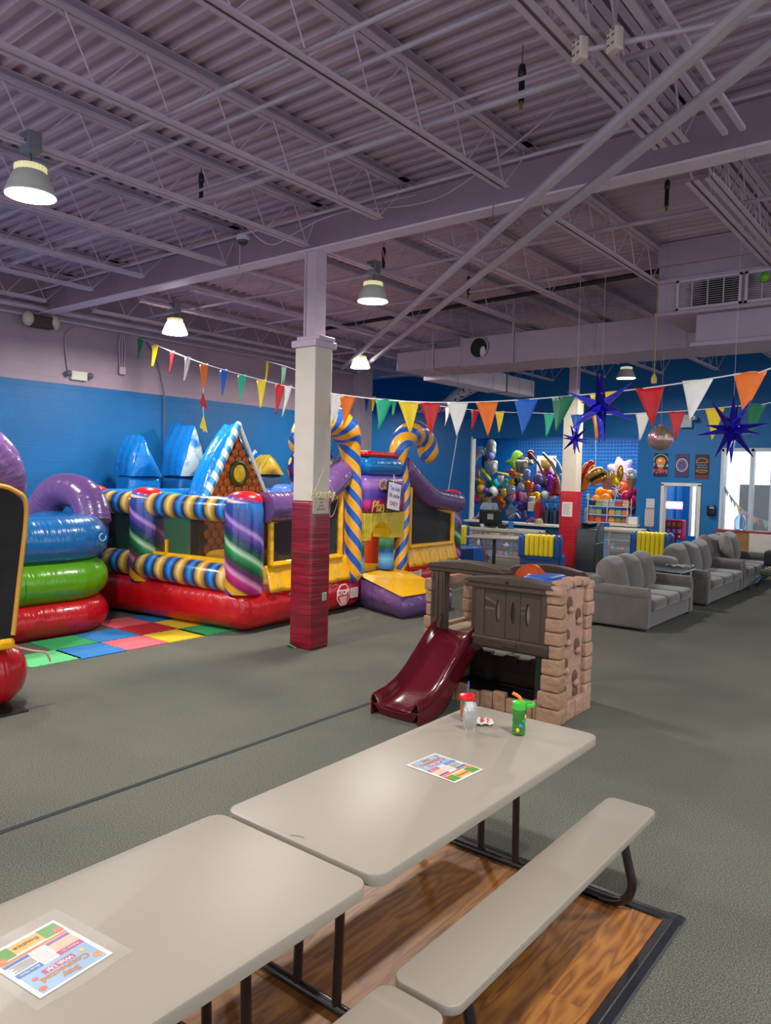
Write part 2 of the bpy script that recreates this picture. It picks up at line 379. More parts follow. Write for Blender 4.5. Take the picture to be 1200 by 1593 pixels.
struct('wall_outside', MB().box(-5.75, 12, 24.5, 24.7, 0, 2.02), mat('6e7274', .8, var=.1, vscale=1), ang=0)
# ceiling: corrugated steel deck, ribs along X
dk = MB(); prof = []; y = -6.
while y < 19.1:
    prof += [(y, 5.155), (y+.055, 5.155), (y+.08, 5.195), (y+.138, 5.195)]; y += .163
prof.append((y, 5.155)); k = len(prof)
dk.add([(-17.6, a, b) for a, b in prof]+[(7.6, a, b) for a, b in prof], [(i, i+k, i+1+k, i+1) for i in range(k-1)])
struct('ceiling', dk, mat('b49bad', .6, var=.10, vscale=2.2, stretch=(.3, 1.5, 1)), ang=20)
struct('ceiling_roof', MB().box(-18, 8, -6.2, 19.3, 5.62, 5.7), M_mauve, ang=0)
# main beam (I section) along X and its column posts
bt_ = root('steel_beam', 'deep mauve steel roof beam resting on the near red wrapped post', 'beam', (-2.5, 6.35, 4.6)); M_web = mat('957a8c', .6, var=.05)
MB().box(-10, 10, -.01, .01, .022, .39).box(-10, 10, -.1, .1, .385, .405).build('web', M_web, bt_, ang=0); MB().box(-10, 10, -.1, .1, 0, .022).build('bottom_flange', mat('d0bccd', .45), bt_, ang=0, label='bottom flange, floor bounce light painted in as pale lilac')  # flange colour made paler to stand in for light bounced off the floor
# ---------------- joists
def joist(xs, y0, y1, lab, grp, full=False, yb0=None, yb1=None, dbl=False):
    t = root('roof_joist', lab, 'joist', (xs, (y0+y1)/2, 4.64), 0, grp); hy = (y1-y0)/2
    b0 = -hy+(yb0 if yb0 is not None else .35); b1 = hy-(yb1 if yb1 is not None else .35)
    tp = MB(); tp.box(-.062, -.007, -hy, hy, .43, .437).box(.007, .062, -hy, hy, .43, .437).box(-.012, -.007, -hy, hy, .43, .485).box(.007, .012, -hy, hy, .43, .485).box(-.062, .062, -hy, hy, .505, .511)
    tp.build('top_chord', M_mauve2, t, ang=0)
    bt = MB(); bt.box(-.055, -.009, b0, b1, 0, .006).box(.009, .055, b0, b1, 0, .006).box(-.014, -.009, b0, b1, 0, .05).box(.009, .014, b0, b1, 0, .05)
    bt.build('bottom_chord', M_mauve2, t, ang=0)
    wbm = MB(); n = max(2, round((b1-b0)/.62)); p = (b1-b0)/n
    wbm.cyl((0, -hy+.02, .45), (0, b0, .03), .008, n=6).cyl((0, hy-.02, .45), (0, b1, .03), .008, n=6)
    for i in range(n):
        a = b0+i*p; wbm.cyl((0, a, .02), (0, a+p*.62, .46), .0065, n=6); wbm.cyl((0, a+p*.62, .46), (0, a+p, .02), .0065, n=6)
    wbm.build('web', M_mauve2, t); return t
JX = [-11.65, -10.31, -9.02, -7.6, -6.17, -4.91, -3.48, -2.09, -1.93, -.2, 1.2]
first = {}
ords = ['along the left wall', 'second from the left wall', 'third from the left wall', 'fourth from the left wall', 'meeting the near post top',
        'first right of the near post', 'second right of the near post', 'left of the outlet box pair', 'right of the outlet box pair', 'far right overhead', 'outermost right overhead']
for i, x in enumerate(JX):
    for j, (a, b) in enumerate([(-5.6, 6.42), (6.28, 19.0)]):
        lab = 'mauve open web joist %s, %s the main beam' % (ords[i], 'in front of' if j == 0 else 'beyond')
        k = dict(yb0=.4, yb1=.44) if j == 0 else dict(yb0=.5, yb1=.6)
        if i in (3, 4): k = dict(yb0=.4, yb1=0.2) if j == 0 else dict(yb0=.2, yb1=.6)
        key = (j, i in (3, 4))
        if key not in first: first[key] = joist(x, a, b, lab, 'open web roof joists', **k)
        else: s_ = first[key]; dup(s_, (x, s_.location.y, s_.location.z), 0, lab)
for x_, l_ in ((-1.62, 'left'), (-1.50, 'right')):
    tag(MB().box(x_-.02, x_+.02, -5.5, 6.0, 4.63, 4.66).build('ceiling_track', M_mauve2, ang=0), 'thin mauve ceiling track beyond the outlet box joists, %s one of two' % l_, 'track')
# ---------------- pipes and conduits under the deck (run along X)
def pipe(name, pts, r, m, lab, cat, grp=None):
    o = MB().tube(pts, r, 8).build(name, m); return tag(o, lab, cat, grp)
PP = mat('a898a8', .5, var=.1)
for (y, z, r, x0, x1, lab) in [(3.45, 4.7, .017, -12.4, 5, 'thin mauve conduit crossing under the joists, nearest overhead'), (3.78, 4.7, .017, -12.4, 5, 'thin mauve conduit crossing under the joists, second from overhead'),
        (4.82, 4.76, .026, -12.4, 5, 'mauve sprinkler branch pipe crossing in front of the beam'), (4.70, 4.80, .014, -12.4, 5, 'thin conduit strapped beside the sprinkler branch pipe'),
        (5.72, 4.74, .016, -12.4, 5, 'thin conduit running close along the near face of the beam'), (7.9, 4.76, .024, -12.4, 5, 'mauve sprinkler branch pipe just beyond the beam'),
        (9.3, 4.72, .02, -12.4, -3.6, 'mauve pipe crossing the joists midway beyond the beam'), (12.6, 4.75, .024, -12.4, 5, 'mauve pipe crossing above the long duct'), (15.2, 4.6, .02, -12.4, 5, 'mauve pipe crossing near the back wall')]:
    pipe('ceiling_pipe', [(x0, y, z), (x1, y, z)], r, PP, lab, 'pipe')
pipe('ceiling_pipe', [(-10.2, 10.75, 4.86), (-3.5, 10.2, 4.86)], .035, mat('1d1a1e', .6), 'black painted main pipe running above the long duct', 'pipe')
pipe('ceiling_pipe', [(-12.38, -5, 4.55), (-12.38, 14.6, 4.55)], .03, PP, 'mauve pipe along the top of the left wall', 'pipe')
pipe('ceiling_pipe', [(-12.25, -5, 4.66), (-12.25, 14.6, 4.66)], .05, PP, 'thick mauve pipe along the top of the left wall', 'pipe')
# the two diagonal flue pipes
z0 = 4.45; A = G(1250, -68, z0); B = G(533, 573, z0); A2 = G(1290, -75, z0); B2 = G(548, 577, z0)
A2 = G(1200, 25, z0)+(G(1200, 25, z0)-G(765, 322, z0)).normalized()*1.2
pipe('flue_pipe', [A, B], .045, mat('b0a2ac', .45), 'long diagonal mauve pipe slung under the beam, upper of the pair', 'pipe')
pipe('flue_pipe', [A2, B2+Vector((.1, .1, 0))], .045, mat('b0a2ac', .45), 'long diagonal mauve pipe slung under the beam, lower of the pair', 'pipe')
# hooks carrying them
for (x, y, lab) in [(767, 335, 'wire hanger hooked under the beam beside the upper diagonal pipe'), (807, 340, 'wire hanger hooked under the beam beside the lower diagonal pipe')]:
    p = G(x, y, 4.52); pts = [p+Vector((0, 0, .1)), p+Vector((0, 0, .03))]+[p+Vector((.04*math.sin(a), 0, -.02-.05*(1-math.cos(a))/2)) for a in [i*.7 for i in range(9)]]
    pipe('pipe_hanger', pts, .005, mat('8d7f6a', .4, metal=.6), lab, 'hanger')
# brown/black sprinkler drops
for (x, y, lab) in [(812, 132, 'black pipe drop hanging above the sprinkler pipe, before the beam'), (1038, 302, 'black pipe drop right of the beam underside, beyond it'), (597, 402, 'black pipe drop beside the lamp beyond the near post'),
                    (313, 292, 'black pipe drop left of the near post, before the beam'), (329, 462, 'small black pipe drop above the lamp nearest the left wall'), (728, 492, 'small black pipe drop over the left end of the long duct')]:
    Yp = 4.9 if y < 295 else (7.9 if y < 450 else 9.3)
    p = PY(x, y, Yp); p.z = max(p.z, 4.8); t = root('sprinkler_drop', lab, 'pipe fitting', p)
    MB().cyl((0, 0, -.12), (0, 0, .09), .022, n=10).build('body', mat('18161a', .4), t); MB().lathe([(.0, .14), (.02, .14), (.03, .1), (.03, .06), (.022, .05)], n=10).build('collar', mat('1f1c20', .4), t)
    MB().cyl((0, 0, -.17), (0, 0, -.12), .014, n=8).build('nozzle', mat('9b7d4a', .35, metal=.7), t); MB().cyl((0, 0, .09), (0, 0, 5.15-p.z), .006, n=6).build('rod', mat('9b7d4a', .35, metal=.7), t)
# wire clutter
pipe('loose_wire', smoothpts([(-6.2, 5.3, 4.65), (-6.0, 5.5, 4.45), (-5.8, 5.7, 4.6), (-5.4, 5.8, 4.72), (-4.4, 5.9, 4.75)]), .006, PP, 'loose mauve cable looping beside the near post top', 'cable')
pipe('loose_wire', smoothpts([(-7.0, 5.9, 4.4), (-6.6, 5.6, 4.35), (-6.25, 5.3, 4.55)]), .006, PP, 'loose mauve cable sagging left of the near post top', 'cable')
pipe('loose_wire', smoothpts([(-5.2, 5.95, 4.78), (-4.2, 5.9, 4.66), (-3.2, 5.5, 4.72), (-2.1, 4.9, 4.8)]), .006, PP, 'thin cable sagging from the joists towards the outlet boxes', 'cable')
p = PX(378, 375, -6.17); t = root('junction_camera', 'small dark round camera at the joist left of the near post', 'security camera', p)
MB().ell((0, 0, 0), .055, .055, .05).build('dome', mat('2a2d2c', .3), t); MB().lathe([(.07, .05), (.07, .02), (.05, 0)], n=16).build('mount', PP, t)
# outlet boxes on drop cords
for (x, y, z, lab) in [(903, 75, 4.6, 'white double outlet box at the left of the overhead pair'), (957, 60, 4.6, 'white double outlet box at the right of the overhead pair')]:
    p = G(x, y, 4.58); t = root('outlet_box', lab, 'outlet box', p, -.5)
    MB().rbox(-.045, .045, -.03, .03, -.075, .055, .012).build('box', mat('c2aea4', .5), t)
    s = MB()
    for zz in (-.045, 0, .03):
        for xx in (-.02, .02): s.box(xx-.008, xx-.004, -.033, -.03, zz, zz+.012).box(xx+.004, xx+.008, -.033, -.03, zz, zz+.012)
    s.build('sockets', M_black, t, ang=0); MB().cyl((0, 0, .05), (0, 0, .5), .01, n=8).build('cord', PP, t)
pipe('conduit', [G(903, 80, 4.56), G(1200, 20, 4.62)], .016, PP, 'conduit linking the two overhead outlet boxes', 'pipe')
# ---------------- high bay lamps
M_refl = mat('c2c0bb', .35); M_lens = mat('fffdf6', .3, emit=14); M_glow = mat('fffaf0', .4, emit=5)
def lamp(loc, lab, glow, lit=True):
    t = root('high_bay_lamp', lab, 'lamp', (loc[0], loc[1], 4.25), 0, 'high bay lamps')
    n = 28
    MB().lathe([(.195, 0), (.2, .012), (.165, .1), (.135, .17), (.115, .19)], n=n).build('reflector', M_glow if glow else M_refl, t)
    MB().lathe([(.0, .02), (.185, .02)], n=n).build('lens', M_lens, t)
    hs = MB(); hs.lathe([(.115, .19), (.12, .21), (.11, .24), (.05, .25), (0, .25)], n=n)
    for i in range(24):
        a = 2*PI*i/24; hs.box(.112, .124, -.006, .006, .185, .235, M=Matrix.Rotation(a, 4, 'Z'))
    hs.build('heat_sink', mat('e8e4b0', .4, emit=.35), t, ang=30)
    MB().tube(smoothpts([(0, 0, .25), (.012, 0, .3), (0, 0, .34)], 4), .006, 6).build('hook', mat('55565c', .4, metal=.7), t)
    MB().rbox(-.075, .075, -.06, .06, .34, .5, .01).build('driver_box', mat('6b6d78', .5), t)
    if lit:
        a = area('lamp_light', (loc[0], loc[1], 4.262), .36, .36, LAMP_W, col=(1, .95, .89), shape='DISK'); a.parent = None
    return t
for (x, y), l, g in zip(LAMPS, ['high bay lamp at the far left, nearest to the camera', 'high bay lamp just right of the near post top', 'glowing high bay lamp above the left pennants', 'glowing high bay lamp low behind the near post, over the candy canes', 'small distant high bay lamp under the long duct'], (0, 0, 1, 1, 0)):
    lamp((x, y), l, g)
for (x, y), w_ in zip(LAMPS[5:], ['beyond the left edge, over the pool inflatable', 'above the nearer picnic table', 'right of the view, level with the beam', 'behind the camera on the left', 'behind the camera on the right', 'right of the view near the sofas', 'behind the camera, far left', 'added out of sight past the left wall to brighten the alcove']): lamp((x, y), 'high bay lamp '+w_, 0)  # the last one is an unseen addition that brightens the blue alcove wall
area('alcove_tube_light', (-9.4, 20.3, 3.44), 4.5, .3, 95, col=(.95, .98, 1)); area('lobby_tube_light', (-5.9, 21, 3.44), 1, .3, 30, col=(.95, .98, 1))
for nm, x0, x1, y in (('alcove_tube_fixture', -11.7, -7.1, 20.3), ('lobby_tube_fixture', -6.4, -5.4, 21.0)):
    tag(MB().rbox(x0, x1, y-.17, y+.17, 3.455, 3.495, .01).build(nm, M_white), 'white tube light fixture on the ceiling of the %s' % ('balloon alcove' if 'alc' in nm else 'lobby behind the door'), 'light fixture')
# ============================================================ POSTS
def wrap_mat():
    m, nt, b = newmat('red_wrap'); tc = N(nt, 'ShaderNodeTexCoord'); mp = N(nt, 'ShaderNodeMapping'); mp.inputs['Scale'].default_value = (1.2, 1.2, 26); mp.inputs['Rotation'].default_value = (.05, .07, 0)
    nt.links.new(tc.outputs['Object'], mp.inputs[0]); nz = N(nt, 'ShaderNodeTexNoise', i_Scale=1., i_Detail=2.); nt.links.new(mp.outputs[0], nz.inputs[0])
    r = ramp(nt, nz.outputs[0], [(.35, '64081c'), (.7, '960f28')]); nt.links.new(r.outputs[0], b.inputs['Base Color'])
    b.inputs['Roughness'].default_value = .3; b.inputs['Coat Weight'].default_value = .3; bump(nt, b, nz.outputs[0], .6, .012); return m
M_wrap = wrap_mat(); M_post = mat('c9beb3', .5, var=.04)
t = root('support_post', 'near post, cream above and dark red film below, before the striped bounce house', 'post', (-6.17, 6.37, 0), math.radians(2))
MB().rbox(-.17, .17, -.165, .165, 0, 1.74, .03, 3).build('red_wrap', M_wrap, t, label='dark red plastic wrap around the lower post')
MB().box(-.155, .155, -.15, .15, 1.7, 3.52).build('cladding', M_post, t, bevel=.01)
MB().box(-.19, .19, -.185, .185, 3.5, 3.58).box(-.15, .2, -.14, .14, 3.58, 3.63).build('cap', M_mauve2, t, bevel=.01)
MB().box(-.075, .075, -.07, .07, 3.6, 4.6).box(-.09, -.07, -.09, .09, 3.6, 4.6).box(.07, .09, -.09, .09, 3.6, 4.6).build('steel_column', M_mauve2, t, ang=0)
MB().rbox(.165, .185, .02, .1, .56, .66, .01).build('tape_patch', mat('9aa08c', .4, bmp=.5), t)
MB().tube([(-.2, -.16, .02), (-.1, -.2, .03), (0, -.21, .01)], .012, 6).build('tape_scrap', mat('2f8f4a', .5), t)
t = root('support_post', 'far post, cream above and red below, beside the prize counter', 'post', (-7.62, 16.66, 0), math.radians(4))
MB().rbox(-.2, .2, -.19, .19, 0, 1.78, .03, 3).build('red_wrap', mat('b80f22', .4, var=.1, bmp=.4, bscale=9, stretch=(.3, .3, 6)), t)
MB().box(-.18, .18, -.17, .17, 1.76, 3.9).build('cladding', mat('d8cdb8', .5), t, bevel=.01)
MB().box(-.1, .1, -.09, .09, 3.9, 5.1).build('steel_column', M_mauve2, t, ang=0)
pn = MB().box(-.13, .12, -.2, -.194, 1.18, 1.52).build('notice', mat('e8ddd6', .6), t, ang=0); pn['label'] = 'white paper notice on the red wrap'
tx = MB()
for i in range(9): tx.box(-.10, .06+.03*(i % 3 == 0)-.02*(i % 2), -.2015, -.2, 1.47-i*.03, 1.478-i*.03)
tx.build('notice_lines', mat('776c6c', .8), t, ang=0)
# hanging BOUNTY style board
t = root('hanging_sign', 'small cream cut out board reading Bounty hanging from a cord on the near post', 'sign', (-5.97, 6.36, 1.95), math.radians(90))
ms = mat('b9a99b', .6)
MB().box(-.17, .09, -.004, .004, -.36, -.14).build('board', ms, t, bevel=.002)
text('Bounty', .14, frame((0, .0, -.135), (1, 0, 0), (0, 0, 1)), mat('e2cf9e', .5), t, 'lettering', .006, bold=.004)
s = MB()
for i in range(4): text(['DEAD', 'OR', 'ALIVE', 'REWARD'][i], .034, frame((-.04, -.006, -.19-i*.04), (1, 0, 0), (0, 0, 1)), mat('83766c', .7), t, 'small_print', .0008)
MB().tube([(-.16, 0, -.13), (0, 0, .16), (.19, 0, -.14)], .003, 6).tube(smoothpts([(.19, 0, -.14), (.25, 0, -.2), (.2, .01, -.36), (.14, .01, -.4), (.1, 0, -.3)], 5), .002, 5).build('cord', mat('d8cdd4', .5), t)

# ============================================================ CANDY BOUNCE HOUSE
def stripe_mat(name, stops, ku, kv, interp='LINEAR', rough=.28, sh=0, zig=False):
    m, nt, b = newmat(name); tc = N(nt, 'ShaderNodeTexCoord'); sp = N(nt, 'ShaderNodeSeparateXYZ'); nt.links.new(tc.outputs['UV'], sp.inputs[0])
    v = sp.outputs[1]
    if zig:
        a = N(nt, 'ShaderNodeMath', operation='MULTIPLY'); a.inputs[1].default_value = 2; nt.links.new(v, a.inputs[0])
        pp = N(nt, 'ShaderNodeMath', operation='PINGPONG'); pp.inputs[1].default_value = 1; nt.links.new(a.outputs[0], pp.inputs[0]); v = pp.outputs[0]
    m1 = N(nt, 'ShaderNodeMath', operation='MULTIPLY'); m1.inputs[1].default_value = ku; nt.links.new(sp.outputs[0], m1.inputs[0])
    m2 = N(nt, 'ShaderNodeMath', operation='MULTIPLY_ADD'); m2.inputs[1].default_value = kv; nt.links.new(v, m2.inputs[0]); nt.links.new(m1.outputs[0], m2.inputs[2])
    m3 = N(nt, 'ShaderNodeMath', operation='ADD'); m3.inputs[1].default_value = sh+10; nt.links.new(m2.outputs[0], m3.inputs[0])
    fr_ = N(nt, 'ShaderNodeMath', operation='FRACT'); nt.links.new(m3.outputs[0], fr_.inputs[0])
    r = ramp(nt, fr_.outputs[0], stops, interp); nt.links.new(r.outputs[0], b.inputs['Base Color'])
    b.inputs['Roughness'].default_value = rough; b.inputs['Coat Weight'].default_value = .25
    mp = N(nt, 'ShaderNodeMapping'); mp.inputs['Scale'].default_value = (2, 2, 2); nt.links.new(tc.outputs['Object'], mp.inputs[0])
    nz = N(nt, 'ShaderNodeTexNoise', i_Scale=4., i_Detail=3.); nt.links.new(mp.outputs[0], nz.inputs[0]); bump(nt, b, nz.outputs[0], .35, .02); return m
RED, YEL, PUR, BLU, GRN, ORG = 'b80f1b', 'f2b705', '634478', '1464b4', '128048', 'e87a10'
V_red, V_yel, V_pur, V_blu, V_grn = vinyl(RED), vinyl(YEL, stretch=(1, 3, 1), bmp=.8), vinylw(PUR), vinyl('1268b6'), vinyl('0f8a4a')
V_lime = vinylw('4f8f06'); V_redw = vinylw('b00d18'); V_org = vinyl('d9480f'); V_yelp = vinyl('efb000', bmp=.9)
M_rain = stripe_mat('rainbow', [(0, 'e0a81c'), (.07, 'd9a520'), (.10, '8a1450'), (.17, 'c0307e'), (.20, 'd89ac4'), (.25, '6a1a60'), (.31, '0a4a2a'), (.38, '2a8a52'), (.41, 'b4d8b4'), (.46, '0b4a32'), (.53, '1a2766'), (.60, '5a3a98'), (.63, 'b08ad0'), (.67, '2a2f86'), (.78, '154a9c'), (.9, '2f78c4'), (1, '163f8a')], .68, .62, sh=-.24)
M_swirl = stripe_mat('swirl_top', [(0, 'd31826'), (.3, 'e8401a'), (.5, 'f2e8e0'), (.6, '3a56b8'), (.8, 'c41a2a'), (1, 'd31826')], 4, 1)
M_band = stripe_mat('blue_tan_bands', [(0, '0a2a5e'), (.14, '1456a4'), (.26, '3a92da'), (.40, '0d4a94'), (.49, '081c40'), (.5, '7c5a1c'), (.60, 'c0943a'), (.72, 'e6cc86'), (.84, 'c0943a'), (.98, '7c5a1c'), (1, '081c40')], 2.6, 0, sh=.1)
M_cane = stripe_mat('cane_chevrons', [(0, 'e8a01c'), (.47, 'e8a01c'), (.5, 'c9c4b8'), (.53, '2256b0'), (.97, '2256b0'), (1, 'c9c4b8')], 3.1, 3., zig=False)
M_cane2 = stripe_mat('cane_chevrons_mirror', [(0, 'e8a01c'), (.47, 'e8a01c'), (.5, 'c9c4b8'), (.53, '2256b0'), (.97, '2256b0'), (1, 'c9c4b8')], 3.1, -3.)
def net(hexc, dens):
    m, nt, b = newmat('netting_'+hexc+str(dens)); b.inputs['Base Color'].default_value = lin(hexc); b.inputs['Roughness'].default_value = .8; b.inputs['Alpha'].default_value = dens
    tc = N(nt, 'ShaderNodeTexCoord'); nz = N(nt, 'ShaderNodeTexNoise', i_Scale=3., i_Detail=3.); nt.links.new(tc.outputs['Object'], nz.inputs[0]); bump(nt, b, nz.outputs[0], .8, .05); return m
M_net = net('2c2118', .42); M_net2 = net('262a30', .78); M_netk = net('101114', .97)
O = Vector((-7.13, 6.22, 0)); AN = math.radians(6.5)
H = root('bounce_house', 'big candy themed inflatable bounce house with striped rails, candy canes and a red base', 'bounce house', O, AN)
exl = Vector((math.cos(AN), math.sin(AN), 0)); eyl = Vector((-math.sin(AN), math.cos(AN), 0))
def L(p): q = Vector(p)-O; return Vector((q.dot(exl), q.dot(eyl), q.z))
def FP(px, py, off=0):   # point of the house front plane seen along a pixel ray, local coordinates
    d = ray(px, py); P = O+exl*off; return L(CV+d*((P-CV).dot(exl)/d.dot(exl)))
b = MB()
b.rbox(-3.5, .02, -.02, 2.66, .03, .54, .2, 6, bulge=.03).rbox(-3.5, .02, 3.92, 6.3, .03, .50, .2, 6, bulge=.03).rbox(-3.5, -.3, 2.3, 4.2, .03, .5, .2, 5)
b.build('base_cushion', V_red, H)
MB().rbox(-3.4, -.25, .3, 6.1, .45, .56, .05, 3, bulge=.02).build('bounce_floor', V_yel, H)
# entry ramp
poly = [(-.15, 2.68), (1.0, 2.14), (1.22, 3.28), (-.15, 3.9)]
def rampgrid(zf, inset=0):
    def f(u, v):
        a = Vector(poly[0]+(0,)).lerp(Vector(poly[1]+(0,)), u); c = Vector(poly[3]+(0,)).lerp(Vector(poly[2]+(0,)), u); p = a.lerp(c, v); p.z = zf(u, v); return p
    return f
topz = lambda u, v: .50-.17*u+.02*math.sin(PI*u)*math.sin(PI*v)
MB().grid(rampgrid(lambda u, v: topz(u, v)), 14, 10).build('ramp_top', V_yel, H, label='yellow top sheet of the entry ramp')
s = MB(); outl = []
for i in range(4):
    a, c = Vector(poly[i]), Vector(poly[(i+1) % 4]); zs = [(.5, .33), (.33, .33), (.33, .5), (.5, .5)][i]
    ce = Vector((.55, 3.0))
    def f(u, v, a=a, c=c, zs=zs):
        p = a.lerp(c, u); zt = zs[0]+(zs[1]-zs[0])*u; z = .02+(zt-.02)*v; d = (c-a).normalized(); nn = Vector((d.y, -d.x)); k = .07*math.sin(PI*v)*(math.sin(PI*u)**.4) - .03*math.cos(PI*v)**8
        return Vector((p.x+nn.x*k, p.y+nn.y*k, z))
    s.grid(f, 12, 8)
s.build('ramp_side', V_pur, H, label='purple side wall of the entry ramp')
# pillars
def pillar(x, y, r=.24, z0=.48, z1=1.66, sq=1.0):
    MB().tube([(x, y, z0+.02), (x, y, z0+.1), (x, y, 1.0), (x, y, z1-.08), (x, y, z1)], [r*.93, r, r*1.0, r, r*.93], 28, v0=2.36).build('corner_pillar', M_rain, H)
    MB().lathe([(r*.93, z1), (r*.95, z1+.04), (r*.8, z1+.1), (r*.45, z1+.14), (0, z1+.15)], (x, y, 0), 28).build('pillar_cap', M_swirl, H)
pillar(-.22, .2, .25); pillar(-2.08, .22, .24); pillar(-.25, 6.05, .22); pillar(-3.3, 6.05, .22); pillar(-3.3, .25, .22)
# striped rails on the left face
MB().tube([(-1.92, .2, 1.57), (-1.2, .2, 1.56), (-.4, .2, 1.56)], [.165]*3, 26, round_end=True).build('rail', M_band, H, label='blue and tan banded upper rail')
MB().tube([(-1.98, .12, .72), (-1.2, .12, .70), (-.42, .12, .68)], [.18]*3, 26, round_end=True).build('rail', M_band, H, label='blue and tan banded lower rail')
MB().tube([(-3.2, .2, 1.57), (-2.3, .2, 1.57)], .165, 20, round_end=True).build('rail', M_band, H); MB().tube([(-3.2, .2, .72), (-2.3, .2, .72)], .18, 20, round_end=True).build('rail', M_band, H)
MB().box(-1.9, -.42, .17, .175, .85, 1.45).box(-3.2, -2.3, .17, .175, .85, 1.45).build('netting', M_net, H, ang=0)
MB().box(-1.9, -1.86, .14, .19, .85, 1.45).box(-1.9, -.45, .14, .19, .86, .92).box(-1.62, -1.59, .14, .18, .85, 1.1).build('net_frame', V_yelp, H)
# front left window
def panel(y0, y1, zb0, zb1, zt0, zt1, name, m, x=-.06, th=.03):
    MB().prism([(x, y0, zb0), (x, y1, zb1), (x, y1, zt1), (x, y0, zt0)], (th, 0, 0)).build(name, m, H, ang=0)
panel(.42, 2.2, .83, .83, 1.44, 1.78, 'netting', M_net2, x=-.08, th=.006)
panel(4.05, 5.8, .83, .80, 1.98, 1.40, 'netting', M_net2, x=-.08, th=.006)
fr_ = MB()
def bar(mb, a, c, w=.07): mb.tube([a, c], w/2, 8)
for a, c in [((-.04, .5, .84), (-.04, 2.1, .84)), ((-.04, .5, .84), (-.04, .5, 1.42)), ((-.04, 2.06, .84), (-.04, 2.06, 1.8)), ((-.04, .45, 1.42), (-.04, 1.2, 1.5)), ((-.04, 1.2, 1.5), (-.04, 2.1, 1.78))]: bar(fr_, a, c, .09)
fr_.build('net_frame', V_yelp, H)
fr_ = MB(); cv = lambda y: 1.98-.58*math.sin(min(1, (y-4.0)/1.75)*PI/2)
pts = [(-.04, 4.02+1.75*i/8, cv(4.02+1.75*i/8)) for i in range(9)]
for a, c in zip(pts, pts[1:]): bar(fr_, a, c, .09)
for a, c in [((-.04, 4.1, .83), (-.04, 4.1, 1.96)), ((-.04, 5.72, .80), (-.04, 5.72, 1.4)), ((-.04, 4.1, .83), (-.04, 5.75, .8))]: bar(fr_, a, c, .09)
fr_.build('net_frame', V_yelp, H)
def skirt(y0, y1, z0=.5, z1=.84):
    def f(u, v): y = y0+(y1-y0)*u; return Vector((-.06+.1*v+.02*math.sin(u*37)*v, y, z1-(z1-z0)*v-.02*math.sin(u*PI)*v))
    MB().grid(f, 40, 6).build('skirt', V_yelp, H, solid=.01, label='loose yellow vinyl skirt under the net window')
skirt(.42, 2.35); skirt(4.0, 5.85)
# purple top rails
MB().tube(smoothpts([(-.05, .35, 1.60), (-.05, 1.0, 1.61), (-.08, 1.6, 1.75), (-.12, 2.15, 2.05), (-.2, 2.45, 2.2)]), .2, 22).build('rail', V_pur, H, label='purple front rail rising to the door')
MB().tube(smoothpts([(-.05, 3.85, 2.2), (-.05, 4.3, 1.95), (-.05, 4.9, 1.68), (-.05, 5.9, 1.56)]), .19, 22).build('rail', V_pur, H, label='purple front rail falling away right of the door')
# canes
def cane(pole, hook, r0, r1, m, lab):
    pts = smoothpts(pole+hook, 7); n = len(pts); rad = [r0+(r1-r0)*min(1, max(0, (i/n-.38)/.2)) for i in range(n)]
    MB().tube(pts, rad, 26, round_end=True, up=(1, 0, 0)).build('candy_cane', m, H, label=lab)
fp = lambda x, y, o=-.02: FP(x, y, o)
cane([fp(549, 893), fp(549, 850), fp(550, 800), fp(549, 750)], [fp(545, 700), fp(540, 675), fp(522, 658), fp(500, 655), fp(482, 668), fp(474, 686)], .135, .225, M_cane, 'blue and gold striped cane left of the door, hooked left')
cane([fp(623, 878), fp(626, 830), fp(628, 780), fp(627, 745)], [fp(621, 715), fp(622, 692), fp(634, 676), fp(650, 672), fp(662, 684), fp(667, 704)], .115, .185, M_cane2, 'blue and gold striped cane right of the door, hooked right')
# door surround
def fy(px, py=800): return FP(px, py, .05).y
yl, yr = 2.58, 3.72; M_bluegrad = stripe_mat('blue_roll', [(0, '0a4a8c'), (.5, '2a93d8'), (1, '0d3a86')], 1.2, 2)
MB().rbox(-.3, .1, yl, yr, 2.03, 2.36, .16, 5).build('header_roll', vinyl('0d66ac', rough=.2), H, label='blue inflated roll over the door')
MB().rbox(-.32, .06, yl+.02, yr-.02, 2.33, 2.42, .04, 3).build('header_cap', V_red, H, label='red cap of the door header')
m, nt, bs = newmat('sign_gradient'); tc = N(nt, 'ShaderNodeTexCoord'); sp = N(nt, 'ShaderNodeSeparateXYZ'); nt.links.new(tc.outputs['Object'], sp.inputs[0])
mr = N(nt, 'ShaderNodeMapRange'); mr.inputs[1].default_value = 1.45; mr.inputs[2].default_value = 2.03; nt.links.new(sp.outputs[2], mr.inputs[0])
rr = ramp(nt, mr.outputs[0], [(0, '7c1a50'), (.3, 'c01e78'), (.42, '4a2a8c'), (.62, '5a3a9e'), (.8, 'a878c4'), (1, '5b3f94')]); nt.links.new(rr.outputs[0], bs.inputs['Base Color']); bs.inputs['Roughness'].default_value = .3
MB().rbox(-.3, .1, yl-.03, yr, 1.45, 2.04, .1, 5, bulge=.02).build('name_panel', m, H, label='purple and pink panel lettered Candy Playland')
gold = mat('d8b04a', .35, metal=.2)
FM = lambda y, z, x=.135: frame((x, y, z), (0, 1, 0), (0, 0, 1))
text('Candy', .25, FM(3.12, 1.90), gold, H, 'script_lettering', .004, shear=.3); text('Playland', .26, FM(3.04, 1.56), gold, H, 'script_lettering', .004, shear=.3)
ar = MB(); outer = [(yl-.05, 1.08), (yl-.05, 1.46), (yr, 1.46), (yr, 1.10)]; n = 14; yc = 3.02; rw = .30
inner = [(yc+rw*math.cos(a)*1.0, 1.04+.27*math.sin(a)) for a in [PI*i/n for i in range(n+1)]]
